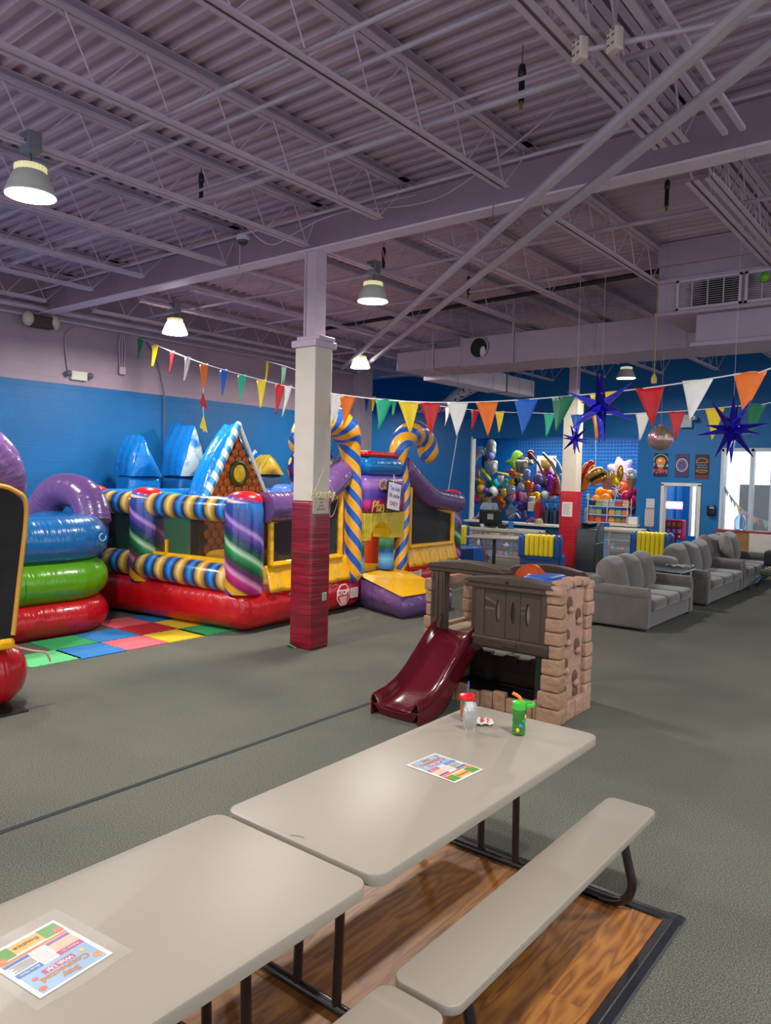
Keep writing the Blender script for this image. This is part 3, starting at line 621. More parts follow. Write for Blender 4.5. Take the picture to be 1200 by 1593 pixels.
poly_a = [(yl-.05, 1.04), (yl-.05, 1.46), (yr, 1.46), (yr, 1.04)]+inner
# arch as quads between outer edge and inner curve
for i in range(n):
    a0, a1 = inner[i], inner[i+1]
    o0 = (a0[0], 1.46); o1 = (a1[0], 1.46)
    ar.prism([(-.28, a0[0], a0[1]), (-.28, o0[0], o0[1]), (-.28, o1[0], o1[1]), (-.28, a1[0], a1[1])], (.36, 0, 0))
ar.box(-.28, .08, yl-.05, yc-rw+.001, 1.04, 1.46).box(-.28, .08, yc+rw-.001, yr, 1.04, 1.46)
ar.build('door_arch', vinyl('c9b52c'), H, ang=60, bevel=.03)
M_gb = stripe_mat('green_blue', [(0, '1254a0'), (.25, '6ab4e0'), (.42, '1254a0'), (.52, '0f5a3a'), (.74, '6ab890'), (.95, '0f5a3a'), (1, '1254a0')], 1.45, 0)
MB().tube([(-.1, yl+.04, .52), (-.1, yl+.04, 1.14)], .11, 18).build('door_jamb', M_gb, H); MB().tube([(-.1, 3.46, .52), (-.1, 3.46, 1.14)], .13, 18).build('door_jamb', M_gb, H)
# inside: red slide wall, green cactus figure, steps, gingerbread gable
MB().rbox(-1.2, -.42, FP(578, 860, -.45).y, FP(606, 860, -.45).y, .5, 1.42, .13, 5).build('inner_wall', V_org, H, label='orange red inflated wall inside the door')
MB().rbox(-1.5, -1.25, FP(564, 860, -1.2).y, FP(580, 860, -1.2).y, .5, 1.38, .1, 5).build('inner_figure', vinyl('1f7a35'), H)
MB().ell((-1.24, FP(573, 860, -1.2).y, .98), .04, .06, .07).build('figure_spot', vinyl('e8d23a'), H)
MB().rbox(-2.4, -1.6, 1.6, 2.6, .5, .78, .12, 5, bulge=.03).build('inner_step', V_yel, H); MB().rbox(-3.2, -2.2, 3.8, 5.6, .5, 1.3, .25, 5).build('inner_step', V_red, H)
MB().rbox(-1.9, -1.5, 4.2, 4.9, .5, 1.25, .18, 5).build('inner_pillar', V_grn, H)
MB().rbox(-3.3, -2.2, .5, 1.3, .5, 1.72, .25, 5).build('inner_dome', vinyl('1a9c7e'), H, label='teal rounded block inside the left wall')
# gable: plane x=-2.6 facing front
gx = -2.75
def GP(px, py): return FP(px, py, gx)
base_l, apex, base_r = GP(318, 782), GP(369, 662), GP(424, 782)
base_l.z = base_r.z = 1.0; wv = (base_r.y-base_l.y)
ap = Vector((gx, apex.y, apex.z)); cy_ = apex.y; hw = (GP(424, 782).y-GP(318, 782).y)/2*1.0; zb = GP(369, 782).z
slope = hw/(ap.z-zb); zb2 = .6; hw2 = hw+(0)
MB().prism([(gx, cy_-hw, zb), (gx, cy_+hw, zb), (gx, cy_, ap.z-.03)], (-.35, 0, 0)).box(gx-.35, gx, cy_-hw, cy_+hw, .5, zb).build('gable_body', vinyl('34170a'), H, bevel=.06, label='brown gingerbread gable')
sc = MB(); rz = .125; random.seed(3); z = .62; row = 0
while z < ap.z-.12:
    half = hw if z < zb else (ap.z-z)*slope
    y = cy_-hw-.1+(row % 2)*.09
    while y < cy_+hw+.1:
        if abs(y-cy_) < half-.09: sc.ell((gx+.01, y, z), .045, .082, .088, 12, 8)
        y += .18
    z += rz; row += 1
sc.build('gable_scales', mat('a2561f', .35, var=.2, vscale=9, bmp=.2), H, label='orange brown scalloped tiles of the gable')
zc = zb+(ap.z-zb)*.38
MB().tube(arc((gx+.05, cy_, zc), .185, 0, 2*PI, 32)[:-1], .045, 10, closed=True).build('gable_ring', mat('33401a', .5), H); MB().ell((gx+.05, cy_, zc), .07, .16, .17).build('gable_window', vinyl('d9b51c'), H)
ss = stripe_mat('icing', [(0, 'dfe9ee'), (.5, 'dfe9ee'), (.5, '3b8ed0'), (1, '3b8ed0')], 4.5, 1, 'CONSTANT')
MB().tube([(gx+.04, cy_-hw-.02, zb-.1), (gx+.04, cy_-.02, ap.z)], .07, 14, round_end=True).build('gable_trim', ss, H); MB().tube([(gx+.04, cy_+hw+.02, zb-.1), (gx+.04, cy_+.02, ap.z)], .035, 14, round_end=True).build('gable_trim', vinyl('dfe9ee'), H)
def roofside(u, v):
    a = Vector((gx, cy_-hw*1.0, zb+.02)); t_ = Vector((gx, cy_, ap.z)); p = a.lerp(t_, v); p.x -= .33*u; n_ = Vector((0, -(ap.z-zb), hw)).normalized(); return p+n_*(.005+.10*math.sin(PI*v)*math.sin(PI*min(1, u*3+.15)/2)+.04*abs(math.sin(u*PI*2)))
MB().grid(roofside, 24, 16).build('gable_roof', vinyl('0f70c0', rough=.2), H, label='blue roof behind the gable')
# gumball globe behind the near post
m, nt, bs = newmat('gumballs'); tc = N(nt, 'ShaderNodeTexCoord'); vo = N(nt, 'ShaderNodeTexVoronoi', i_Scale=7.5); nt.links.new(tc.outputs['Object'], vo.inputs[0])
sp = N(nt, 'ShaderNodeSeparateColor'); nt.links.new(vo.outputs['Color'], sp.inputs[0])
rr = ramp(nt, sp.outputs[0], [(0, 'c8281e'), (.17, '1f8f3a'), (.34, 'e0c22a'), (.51, '5a2a86'), (.68, '2a52b8'), (.85, 'd86a1c')], 'CONSTANT'); dd = N(nt, 'ShaderNodeMath', operation='GREATER_THAN'); dd.inputs[1].default_value = .5; nt.links.new(vo.outputs['Distance'], dd.inputs[0])
mx = N(nt, 'ShaderNodeMix', data_type='RGBA'); nt.links.new(dd.outputs[0], mx.inputs[0]); nt.links.new(rr.outputs[0], mx.inputs[6]); mx.inputs[7].default_value = lin('2a1a5a'); nt.links.new(mx.outputs[2], bs.inputs['Base Color']); bs.inputs['Roughness'].default_value = .25
gpt = FP(485, 730, -1.6); MB().ell(gpt, .42, .42, .45, 32, 20).build('gumball_globe', m, H); MB().ell(gpt+Vector((0, 0, .36)), .36, .36, .2).rbox(gpt.x-.3, gpt.x+.3, gpt.y-.3, gpt.y+.3, .5, gpt.z-.3, .15).build('gumball_stand', V_blu, H)
gp2 = FP(450, 762, -1.8); MB().rbox(gp2.x-.25, gp2.x+.25, gp2.y-.28, gp2.y+.28, gp2.z-.5, gp2.z+.1, .15).build('inner_block', vinyl('4f7fd0'), H)
# back and side walls
MB().tube([(-3.35, .3, 1.57), (-3.35, 6, 1.57)], .18, 18).build('rail', V_blu, H, label='blue back rail'); MB().tube([(-3.3, 6.05, 1.57), (-.3, 6.05, 1.57)], .18, 18).build('rail', V_pur, H)
MB().box(-3.35, -3.34, .3, 6, .5, 1.5).box(-3.2, -.4, 6.05, 6.06, .5, 1.5).build('netting', M_net2, H, ang=0)
# stickers on the base
def ondisk(name, px, py, poly, m, off=.066, lab=None):
    c = FP(px, py, .03); o = MB().prism([(c.x+off*0, c.y+a, c.z+b_) for a, b_ in poly], (.006, 0, 0)).build(name, m, H, ang=0)
    if lab: o['label'] = lab
    return c
octo = [(.17*math.cos(PI/8+k*PI/4), .17*math.sin(PI/8+k*PI/4)) for k in range(8)]; octi = [(a*.9, b_*.9) for a, b_ in octo]
c = FP(534, 925, .055); 
MB().prism([(c.x, c.y+a, c.z+b_) for a, b_ in octo], (.004, 0, 0)).build('stop_sticker_edge', mat('e9e2df', .5), H, ang=0)
MB().prism([(c.x+.004, c.y+a, c.z+b_) for a, b_ in octi], (.002, 0, 0)).build('stop_sticker', mat('c8141f', .4), H, ang=0)
wh = mat('f0ebe6', .5)
text('STOP!', .115, frame((c.x+.008, c.y, c.z+.03), (0, 1, 0), (0, 0, 1)), wh, H, 'stop_lettering', .001, bold=.004)
tx = MB()
for i in range(5): tx.box(c.x+.006, c.x+.008, c.y-.1+.01*i, c.y+.1-.01*i, c.z-.04-.022*i, c.z-.03-.022*i)
tx.build('sticker_lines', wh, H, ang=0)
c = FP(551, 921, .055); MB().box(c.x, c.x+.004, c.y-.1, c.y+.1, c.z-.08, c.z+.07).build('warning_label', mat('dcd3cc', .6), H, ang=0)
tx = MB()
for i in range(5): tx.box(c.x+.004, c.x+.006, c.y-.08, c.y+.08, c.z+.045-.025*i, c.z+.053-.025*i)
tx.build('label_lines', mat('9a8c86', .6), H, ang=0)
c = FP(511, 916, .055); tx = MB(); tx.box(c.x, c.x+.003, c.y-.07, c.y+.07, c.z+.05, c.z+.058).box(c.x, c.x+.003, c.y-.06, c.y-.05, c.z-.02, c.z+.05).box(c.x, c.x+.003, c.y+.04, c.y+.05, c.z-.01, c.z+.05)
for i in range(4): tx.box(c.x, c.x+.003, c.y-.06+i*.035, c.y-.05+i*.035, c.z-.07, c.z-.02)
tx.build('faint_print', mat('d9777a', .6), H, ang=0)
c = FP(642, 896, .05); lb = MB().box(c.x, c.x+.004, c.y-.32, c.y+.30, c.z-.07, c.z+.07).build('warning_label', mat('d8cfae', .6), H, ang=0)
tx = MB()
for i in range(5): tx.box(c.x+.004, c.x+.006, c.y-.28, c.y+.22, c.z+.045-.022*i, c.z+.052-.022*i)
tx.build('label_lines', mat('6a6a4a', .6), H, ang=0)
# framed notice hung on the name panel
t = root('framed_notice', 'white notice in a black frame hung askew over the bounce house name panel', 'sign', O+exl*.20+eyl*3.16+Vector((0, 0, 1.72)), AN+PI/2)
Rm = Matrix.Rotation(math.radians(8), 4, 'Y')
MB().box(-.21, .21, -.012, .012, -.235, .235, M=Rm).build('frame', M_black, t, bevel=.004); MB().box(-.185, .185, -.016, -.012, -.21, .21, M=Rm).build('paper', mat('ded6e4', .5), t, ang=0)
for s_, z_, c_ in (('Ten kids', .12, '4a55b0'), ('3ft under', .01, '7a2a44'), ('ONLY', -.12, '6b2438')): text(s_, .1, Rm @ frame((0, -.018, z_), (1, 0, 0), (0, 0, 1)), mat(c_, .6), t, 'lettering', .001, sx=.9)
MB().tube([(-.04, -.02, .2), (0, 0, .34), (.05, -.02, .22)], .004, 5).build('cord', mat('e6dff0', .5), t)

# ============================================================ BLUE TOWERS BEHIND
T = root('inflatable_castle', 'row of blue inflatable towers with pointed roofs against the blue wall', 'bounce house', (-11.6, 9, 0))
Tl = Vector((-11.6, 9, 0))
V_b1 = vinyl('0c6cba', rough=.2, bmp=.8); V_b2 = vinyl('0f5aa0')
m, nt, bs = newmat('cloud_print'); tc = N(nt, 'ShaderNodeTexCoord'); vo = N(nt, 'ShaderNodeTexNoise', i_Scale=3.2, i_Detail=4.); nt.links.new(tc.outputs['Object'], vo.inputs[0]); rr = ramp(nt, vo.outputs[0], [(.45, '1672b8'), (.58, 'b9cdd8')]); nt.links.new(rr.outputs[0], bs.inputs['Base Color']); bs.inputs['Roughness'].default_value = .3
def tower(pl_, pr, pe, pa, pz, mb, mg, mr_, dep=.5, lab=None, X=-11.35):
    # front gable facing the room: left/right pixel columns, eave row, apex column and row
    e0 = PX(pl_, pe, X)-Tl; e1 = PX(pr, pe, X)-Tl; ap_ = PX(pa, pz, X)-Tl; x = e0.x; ze = (e0.z+e1.z)/2
    o = MB().rbox(x-dep, x, e0.y, e1.y, .3, ze, .1, 5, bulge=.03).build('tower', mb, T)
    if lab: o['label'] = lab
    def roof(a, c_):
        def f(u, v):
            p = Vector(a).lerp(Vector(c_), v); p.x -= dep*u; n_ = Vector((0, -(c_[2]-a[2]), (c_[1]-a[1]))); n_ = n_.normalized()*(1 if n_.z > 0 else -1); return p+n_*(.07*math.sin(PI*v)*math.sin(PI*min(1, u*2+.1)/2)+.02*abs(math.sin(u*9)))
        return f
    A_ = (x, e0.y, ze); B_ = (x, e1.y, ze); P_a = (x, ap_.y, ap_.z)
    MB().grid(roof(A_, P_a), 14, 10).grid(roof(B_, P_a), 14, 10).prism([Vector(A_)-Vector((dep, 0, 0)), Vector(B_)-Vector((dep, 0, 0)), Vector(P_a)-Vector((dep, 0, 0))], (.01, 0, 0)).build('tower_roof', mr_, T)
    def g(u, v): p = Vector(A_).lerp(Vector(B_), u).lerp(Vector(P_a), v); p.x += .09*math.sin(PI*u)*math.sin(PI*min(1, v+.15)); return p
    MB().grid(g, 14, 12).build('tower_gable', mg, T)
tower(203, 253, 741, 222, 677, V_b1, V_b1, V_b1, lab='plain blue tower, leftmost of the row')
tower(281, 330, 741, 303, 662, V_b2, m, V_b1, .6, lab='blue tower with cloud printed gable')
tower(268, 300, 720, 283, 658, V_b1, V_b1, V_b1, .3, X=-12.0)
tower(404, 442, 738, 421, 708, mat('2b4a6a', .4), vinyl('c9a83a'), vinyl('c9a83a'), .3, lab='small dark tower with a yellow roof')
tower(386, 412, 722, 400, 700, V_b1, V_b1, V_b1, .3, X=-12.0)
MB().rbox(-.8, .2, -2.2, 2.8, .05, .9, .2, 5).build('base', V_b2, T)
MB().box(-.7, -.2, .55, 1.25, 1.9, 2.45).build('hatch', mat('1b1f26', .6), T, bevel=.02); MB().tube([(-.15, 1.0, 1.9), (-.15, 1.45, 2.5)], .03, 8).build('hatch_edge', vinyl('cfd8dd'), T)

# ============================================================ POOL STYLE INFLATABLE (left)
Pn = root('inflatable_pool', 'stacked red, green and blue inflatable pool with a purple arch, left of the bounce house', 'inflatable', (-9.6, 4.2, 0))
def ring(z, h, m, name, inset=0):
    x1 = 1.0-inset; y1 = 1.28-inset; x0 = -1.6; y0_ = -1.35; rc = .5
    path = []
    for (cx, cy__, a0) in ((x1-rc, y1-rc, 0), (x0+rc, y1-rc, PI/2), (x0+rc, y0_+rc, PI), (x1-rc, y0_+rc, 3*PI/2)): path += arc((cx, cy__, z), rc-.0, a0, a0+PI/2, 8, 'xy')
    pts = []
    for i in range(len(path)):
        a, c_ = path[i], path[(i+1) % len(path)]; n = max(1, int((c_-a).length/.2)); pts += [a.lerp(c_, k_/n) for k_ in range(n)]
    r_ = h/2*1.06
    pts = [Vector((p.x-(r_*.8 if p.x > 0 else 0), p.y-(r_*.8 if p.y > 0 else 0), p.z)) for p in pts]
    MB().tube(pts, r_, 22, closed=True, up=(0, 0, 1)).build(name, m, Pn)
ring(.215, .44, V_redw, 'base_ring'); ring(.66, .5, V_lime, 'middle_ring'); ring(1.17, .54, vinylw('0460a0'), 'top_ring')
a0 = PX(60, 800, -9.7)-Vector((-9.6, 4.2, 0)); 
PO = Vector((-9.6, 4.2, 0)); ap_ = smoothpts([PX(62, 830, -10.5)-PO, PX(66, 800, -10.4)-PO, PX(84, 768, -10.2)-PO, PX(112, 763, -9.9)-PO, PX(136, 778, -9.6)-PO, PX(146, 815, -9.45)-PO], 8)
MB().tube(ap_, .235, 26).build('arch', vinylw('62447c'), Pn, label='purple inflated arch rising from the pool')
MB().rbox(-1.2, .4, -.9, .7, .02, .5, .2).build('pool_floor', V_blu, Pn)
MB().tube(arc((1.03, .93, 1.2), .045, PI/2, 2.1*PI, 12), .006, 5).build('logo_mark', mat('9cc4e4', .5), Pn)
MB().rbox(-1.9, -1.5, .5, 1.2, .1, 1.75, .15).build('back_cushion', vinyl('1a78c0'), Pn, label='blue cushion behind the pool'); MB().rbox(-1.5, -1.42, -.25, -.1, 1.5, 1.95, .03).build('tab', V_yel, Pn)

# ============================================================ PARTIAL INFLATABLE AT FAR LEFT
Q = root('inflatable_slide', 'purple topped inflatable with black netting and a red base cut off by the left edge', 'inflatable', (-6.26, 1.58, 0))
prof = [(2.9, .60), (3.0, 1.0), (3.06, 1.5), (3.10, 1.85), (3.08, 2.05), (2.92, 2.25), (2.6, 2.38), (2.0, 2.5), (1.0, 2.6), (0, 2.62)]
yy = [(-.26, y-1.5-.26, z-.08) for y, z in prof]
MB().tube(smoothpts(yy, 5), [.12+.14*min(1, i/22) for i in range(46)], 22, up=(1, 0, 0)).build('top_tube', vinylw('6f4c84'), Q)
MB().prism([(.03, 1.34, .6), (.03, 1.38, 1.0), (.03, 1.44, 1.5), (.03, 1.44, 1.75), (.03, 1.3, 1.88), (.03, .5, 1.96), (.03, -2.4, 2.05), (.03, -2.4, .6)], (-.01, 0, 0)).build('netting', M_netk, Q, ang=0)
MB().tube(smoothpts([(.035, 1.34, .66), (.035, 1.39, 1.1), (.035, 1.45, 1.7), (.035, 1.36, 1.85), (.035, 1.1, 1.91), (.035, .2, 1.98)], 6), .02, 8).build('net_edge', mat('c8923a', .6, bmp=.5), Q)
MB().tube([(-.3, -2.5, .3), (-.3, 0, .3), (-.3, 1.26, .3)], .33, 26, round_end=True, flat=.95).build('base_cushion', V_redw, Q)
MB().rbox(-.1, .05, .8, 1.36, .54, .64, .04).build('yellow_strap', V_yelp, Q); MB().tube(smoothpts([(-.02, 1.35, .56), (.02, 1.5, .5), (.03, 1.62, .46), (.03, 1.66, .38)], 5), .009, 6).build('tie_cord', mat('c49a86', .6), Q)
MB().rbox(-2.2, -.35, -2.5, .95, .0, .6, .2).build('body', V_pur, Q)
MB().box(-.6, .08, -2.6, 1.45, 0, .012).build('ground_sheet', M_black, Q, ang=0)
# ============================================================ FOAM TILES
cols = {'green': '2a9a58', 'blue': '1f74b8', 'pink': 'd8606c', 'red': 'b8242c', 'yellow': 'dfc22a', 'lime': '5cc07a'}
tiles = [(-7.78, 3.98, 'lime'), (-7.75, 4.50, 'blue'), (-8.33, 4.50, 'green'), (-7.75, 5.06, 'pink'), (-8.33, 5.06, 'blue'), (-7.75, 5.62, 'yellow'), (-8.33, 5.62, 'red'), (-7.75, 6.12, 'green'), (-8.33, 6.16, 'yellow'), (-8.9, 5.62, 'pink'), (-8.9, 6.16, 'blue')]
def tile(x, y, c, s=.27):
    out = []; n = 12
    for sd in range(4):
        for i in range(n):
            a = -s+2*s*i/n; o_ = .012 if i % 2 else -.0
            p = [(a, -s-o_), (s+o_, a), (-a, s+o_), (-s-o_, -a)][sd]; out.append((p[0], p[1], 0))
    o = MB().prism(out, (0, 0, .012)).build('foam_tile', mat(cols[c], .7, bmp=.2, bscale=120), None, ang=0, loc=(x, y, .0)); return o
where = ['at the far left end of the mat', 'second along the front edge', 'behind the front blue one by the pool', 'third along the front edge', 'in the rear row by the pool', 'fourth along the front edge', 'in the rear row in the middle', 'at the right end beneath the bounce house edge', 'in the rear row beside the bounce house', 'deep in the gap between pool and bounce house', 'deepest in the gap beside the bounce house']
for (x, y, c_), w_ in zip(tiles, where): tag(tile(x, y, c_), '%s interlocking foam floor tile %s' % (c_, w_), 'foam tile', 'foam floor tiles')
# ============================================================ DUCTS
M_duct = mat('a592a4', .5, var=.05)
t = root('air_duct', 'long mauve rectangular air duct crossing the room below the joists', 'duct', (-3, 11.9, 4.02))
MB().box(-4.4, 8, -.5, .5, 0, .5).build('duct_body', M_duct, t, bevel=.008)
MB().box(-5.85, -4.4, -.5, .5, .02, .36).build('duct_end', M_duct, t, bevel=.008)
for x in (-5.2, -4.4, -3.3, -1.9, -.5, 1, 2.5, 4): MB().box(x-.012, x+.012, -.515, .515, -.012, .51 if x > -4.5 else .38).build('seam', M_duct, t, ang=0)
for x in (-5, -3.35, 1): MB().box(x-.02, x+.02, -.53, -.52, -.02, 1.1).build('strap', M_duct, t, ang=0)
h = MB().lathe([(0, 0), (.17, 0), (.17, .03), (.19, .03), (.19, 0)], n=28); o = h.build('vent_hole', mat('101010', .6), t); o.matrix_local = Matrix.Translation((-4.02, -.505, .3)) @ Matrix.Rotation(PI/2, 4, 'X')
MB().tube(arc((-4.02, -.53, .3), .18, 0, 2*PI, 28, 'xz')[:-1], .015, 6, closed=True).build('vent_rim', M_duct, t)
MB().prism([(-3.93+.1*math.cos(a)*.55, -.535, .22+.1*math.sin(a)) for a in [i*.5 for i in range(12)]], (0, -.005, 0)).build('vent_flap', mat('c9c0c6', .4), t, ang=0)
t = root('air_duct', 'white mauve branch duct running from the long duct towards the back wall', 'duct', (-8.4, 12.3, 3.98))
MB().box(-.55, -.05, .12, 2.6, 0, .40).build('duct_body', mat('cfc3d2', .5, var=.04), t, bevel=.008); MB().box(-.53, -.07, 2.63, 4.0, .02, .39).build('duct_end', mat('c5b9c8', .5), t, bevel=.008)
MB().box(-.56, -.04, 2.59, 2.64, -.01, .41).box(-.54, -.06, 3.97, 4.01, .01, .4).build('collar', mat('5d5560', .5), t, ang=0)
for y in (.6, 2.0, 3.2, 3.8): MB().cyl((-.04, y, 0), (-.04, y, 1.17), .006, n=6).build('hanger_rod', PP, t)
t = root('air_handler', 'big mauve box air handler hung from the ceiling with a dusty return grille', 'air handler', (-1.45, 10.9, 4.22))
MB().box(-2.0, 3, -.9, .46, 0, .92).build('cabinet', M_duct, t, bevel=.01); MB().box(-2.0, 3, -.96, -.9, .62, .92).box(-2.0, 3, -.94, -.9, .40, .46).box(-2.02, 3, -.95, -.9, -.02, .03).build('flanges', M_duct, t, bevel=.01)
MB().box(-1.55, -.25, .0, .75, -.36, 0).build('plenum', M_duct, t, bevel=.01).location = (0, -.75, 0)
MB().box(-1.6, -.2, -.8, .05, -.42, -.36).build('plenum_rim', M_duct, t, bevel=.01)
m, nt, bs = newmat('dusty_grille'); tc = N(nt, 'ShaderNodeTexCoord'); nz = N(nt, 'ShaderNodeTexNoise', i_Scale=1.1, i_Detail=6.); nt.links.new(tc.outputs['Object'], nz.inputs[0]); rr = ramp(nt, nz.outputs[0], [(.42, '171412'), (.52, '8d7f8a')]); nt.links.new(rr.outputs[0], bs.inputs['Base Color']); bs.inputs['Roughness'].default_value = .9
for x0 in (-1.75, -.93, -.1):
    g = root('g', '', ''); bpy.data.objects.remove(g)
    s = MB(); s.box(x0, x0+.76, -.915, -.905, .05, .39)
    gr = s.build('grille', m, t, ang=0)
    f = MB().box(x0, x0+.78, -.95, -.91, .03, .06).box(x0, x0+.78, -.95, -.91, .38, .41).box(x0, x0+.03, -.95, -.91, .03, .41).box(x0+.75, x0+.78, -.95, -.91, .03, .41)
    for k in range(1, 4): f.box(x0+.19*k-.006, x0+.19*k+.006, -.94, -.92, .05, .39)
    for k in range(12): f.box(x0+.03, x0+.75, -.925, -.915, .07+k*.027, .074+k*.027)
    f.build('grille_frame', mat('b9a9b8', .45), gr, ang=0)
o = tag(MB().ell((0, 0, 0), .055, .05, .062).lathe([(.0, -.075), (.012, -.07), (.006, -.06)], n=8).build('balloon', mat('58a01c', .3), loc=PY(1190, 431, 9.86)), 'small green balloon stuck on the ceiling air handler grille', 'balloon')
# ============================================================ WALL FITTINGS (left wall)
def emer(loc, rz, lab):
    t = root('emergency_light', lab, 'emergency light', loc, rz)
    MB().rbox(-.15, .15, -.07, .0, -.08, .08, .015).build('housing', mat('c9cbbb', .5), t)
    for s_ in (-1, 1): MB().lathe([(.0, 0), (.05, 0), (.055, .03), (.03, .07), (0, .08)], n=14).build('lamp_head', mat('5b6068', .4), t).matrix_local = Matrix.Translation((s_*.2, -.05, .02)) @ Matrix.Rotation(PI/2, 4, 'X')
    return t
emer(PX(121, 585, -12.5), PI/2, 'emergency light with two lamp heads on the mauve left wall')
t = root('speaker', 'dark camera like speaker with cream ends high on the left wall', 'speaker', PX(60, 502, -12.4), 0); MB().rbox(0, .16, -.2, .2, -.1, .1, .03).build('body', mat('3c2a2a', .5), t)
for s_ in (-1, 1): MB().ell((.1, s_*.22, .02), .1, .09, .12, 12, 8).build('end_cap', mat('bcb2a2', .5), t)
t = root('junction_box', 'small pale junction box with three conduits on the mauve left wall', 'junction box', PX(189, 576, -12.46)); MB().rbox(0, .06, -.06, .06, -.08, .06, .01).build('box', mat('b8a6b0', .5), t)
for k in (-.04, 0, .04): MB().tube([(.02, k, .05), (.02, k*1.5, .4), (.02, k*.8, .65)], .012, 6).build('conduit', PP, t)
pipe('wall_conduit', smoothpts([(-12.47, 6.8, 3.72), (-12.47, 6.75, 4.3), (-12.47, 6.95, 4.5)]), .012, PP, 'thin conduit rising above the emergency light', 'pipe')
pipe('wall_conduit', smoothpts([PX(225, 525, -12.47), PX(243, 560, -12.47), PX(256, 615, -12.47)])+[Vector((-12.47, 8.79, .1))], .014, mat('6a5a78', .5), 'dark conduit running down the blue left wall', 'pipe')
# ============================================================ BUNTING
PC = {'green': '0d6e4c', 'teal': '1fb084', 'yellow': 'f2d21c', 'red': 'c4141f', 'white': 'e6e2dc', 'orange': 'e8701a', 'blue': '1b5fc0', 'navy': '1a4a94'}
def cloth(h): return mat(h, .55, var=.05, vscale=12, bmp=.4, bscale=14)
def garland(lab, pts, flags, w, hgt, group=None):
    base = Vector(pts[0]); t = root('bunting', lab, 'bunting', base); pts = [Vector(p)-base for p in pts]
    MB().tube(smoothpts(pts, 6), .006, 5).build('string', mat('e4e0e4', .6), t)
    for i, (px_, col, dx) in enumerate(flags):
        p = Vector(px_)-base; d = Vector(dx).normalized(); n_ = d.cross(Vector((0, 0, 1))); rnd = random.Random(i*7+len(lab)); sw = rnd.uniform(-.05, .05); cv_ = rnd.uniform(.01, .035)
        def f(u, v, p=p, d=d, n_=n_, sw=sw, cv_=cv_): 
            k = (1-v)*(u-.5)*w*rnd_w; return p+d*(k+sw*v)+Vector((0, 0, -hgt*v))+n_*(cv_*math.sin(u*PI*1.5+sw*30)*(1-v*.5)+.03*v*v)
        rnd_w = 1.0
        MB().grid(f, 6, 8).build('pennant', cloth(PC[col]), t, solid=.002)['label'] = col+' pennant'
    return t
def seq(plane, items, cat=None):
    return [(plane(px, py), c_, None) for px, py, c_ in items]
def vpf(A, B):
    A = Vector(A); B = Vector(B); n_ = (B-A).cross(Vector((0, 0, 1)))
    def f(x, y): d = ray(x, y); return CV+d*((A-CV).dot(n_)/d.dot(n_))
    return f, (B-A).normalized()
f1, d1 = vpf((-12.45, 8.05, 0), (-6.36, 6.3, 0))
items = [(218, 526, 'green'), (240, 537, 'yellow'), (267, 547, 'red'), (291, 556, 'white'), (318, 566, 'orange'), (348, 575, 'blue'), (376, 583, 'teal'), (407, 591, 'yellow'), (434, 598, 'red'), (447, 601, 'white')]
garland('bunting from the mauve left wall to the near post, seven colours of pennants', [f1(205, 522)]+[f1(x, y) for x, y, _ in items[::2]]+[f1(468, 606)], [(f1(x, y), c_, d1) for x, y, c_ in items], .24, .36)
f2, d2 = vpf((-12.45, 11.04, 0), (-6.36, 6.6, 0))
items = [(416, 562, 'yellow'), (442, 569, 'green'), (464, 577, 'navy')]
garland('short bunting behind, running from the left wall to the back of the near post', [f2(398, 556)]+[f2(x, y) for x, y, _ in items]+[f2(478, 584)], [(f2(x, y), c_, d2) for x, y, c_ in items], .25, .38)
f3, d3 = vpf((-6, 6.52, 0), (0, 6.5, 0))
items = [(521, 614, 'white'), (541, 617, 'orange'), (596, 622, 'teal'), (637, 625, 'yellow'), (670, 626, 'red'), (712, 626, 'white'), (758, 625, 'orange'), (818, 621, 'blue'), (876, 617, 'green'), (937, 611, 'yellow'), (1011, 603, 'red'), (1085, 591, 'white'), (1167, 579, 'orange')]
garland('front bunting with big pennants running right from the near post, above the counter', [f3(512, 612)]+[f3(x, y) for x, y, _ in items[2::2]]+[f3(1205, 571), Vector((.5, 6.5, 3.6))], [(f3(x, y), c_, d3) for x, y, c_ in items], .25, .34)
f4, d4 = vpf((-6.9, 11.6, 0), (-2.97, 9.5, 0))
items = [(571, 617, 'navy'), (581, 617, 'yellow'), (613, 622, 'green'), (697, 634, 'white'), (738, 638, 'red'), (778, 640, 'yellow'), (854, 643, 'teal'), (898, 645, 'blue'), (931, 645, 'orange'), (1000, 642, 'white'), (1053, 640, 'red'), (1112, 636, 'yellow'), (1175, 629, 'green')]
garland('rear bunting with smaller pennants stretching behind the star balloons', [f4(568, 614)]+[f4(x, y) for x, y, _ in items[::2]]+[f4(1206, 625), Vector((.4, 7.7, 3.2))], [(f4(x, y), c_, d4) for x, y, c_ in items], .26, .36)
f5 = f1
b0 = f1(316, 600); t = root('bunting', 'loose end of bunting hanging straight down with one red and one yellow pennant', 'bunting', b0); pts = [f1(317, 566)-b0, f1(316, 620)-b0, f1(317, 672)-b0]
MB().tube(pts, .004, 5).build('string', mat('e4e0e4', .6), t)
for (x, y), (x2, y2), (x3, y3), c_ in [((316, 610), (324, 638), (311, 628), 'red'), ((317, 645), (323, 673), (311, 665), 'yellow')]:
    P = [f1(x, y)-b0, f1(x2, y2)-b0, f1(x3, y3)-b0]; MB().prism(P, (0, -.004, 0)).build('pennant', cloth(PC[c_]), t, ang=0)['label'] = c_+' pennant'
t = root('tether_line', 'thin white cord slanting down to the right end of the bounce house', 'cord', PY(697, 768, 12)); a = PY(718, 640, 11.6)-t.location; MB().tube([(0, 0, 0), tuple(a)], .006, 5).build('cord', mat('e8e4ea', .6), t)
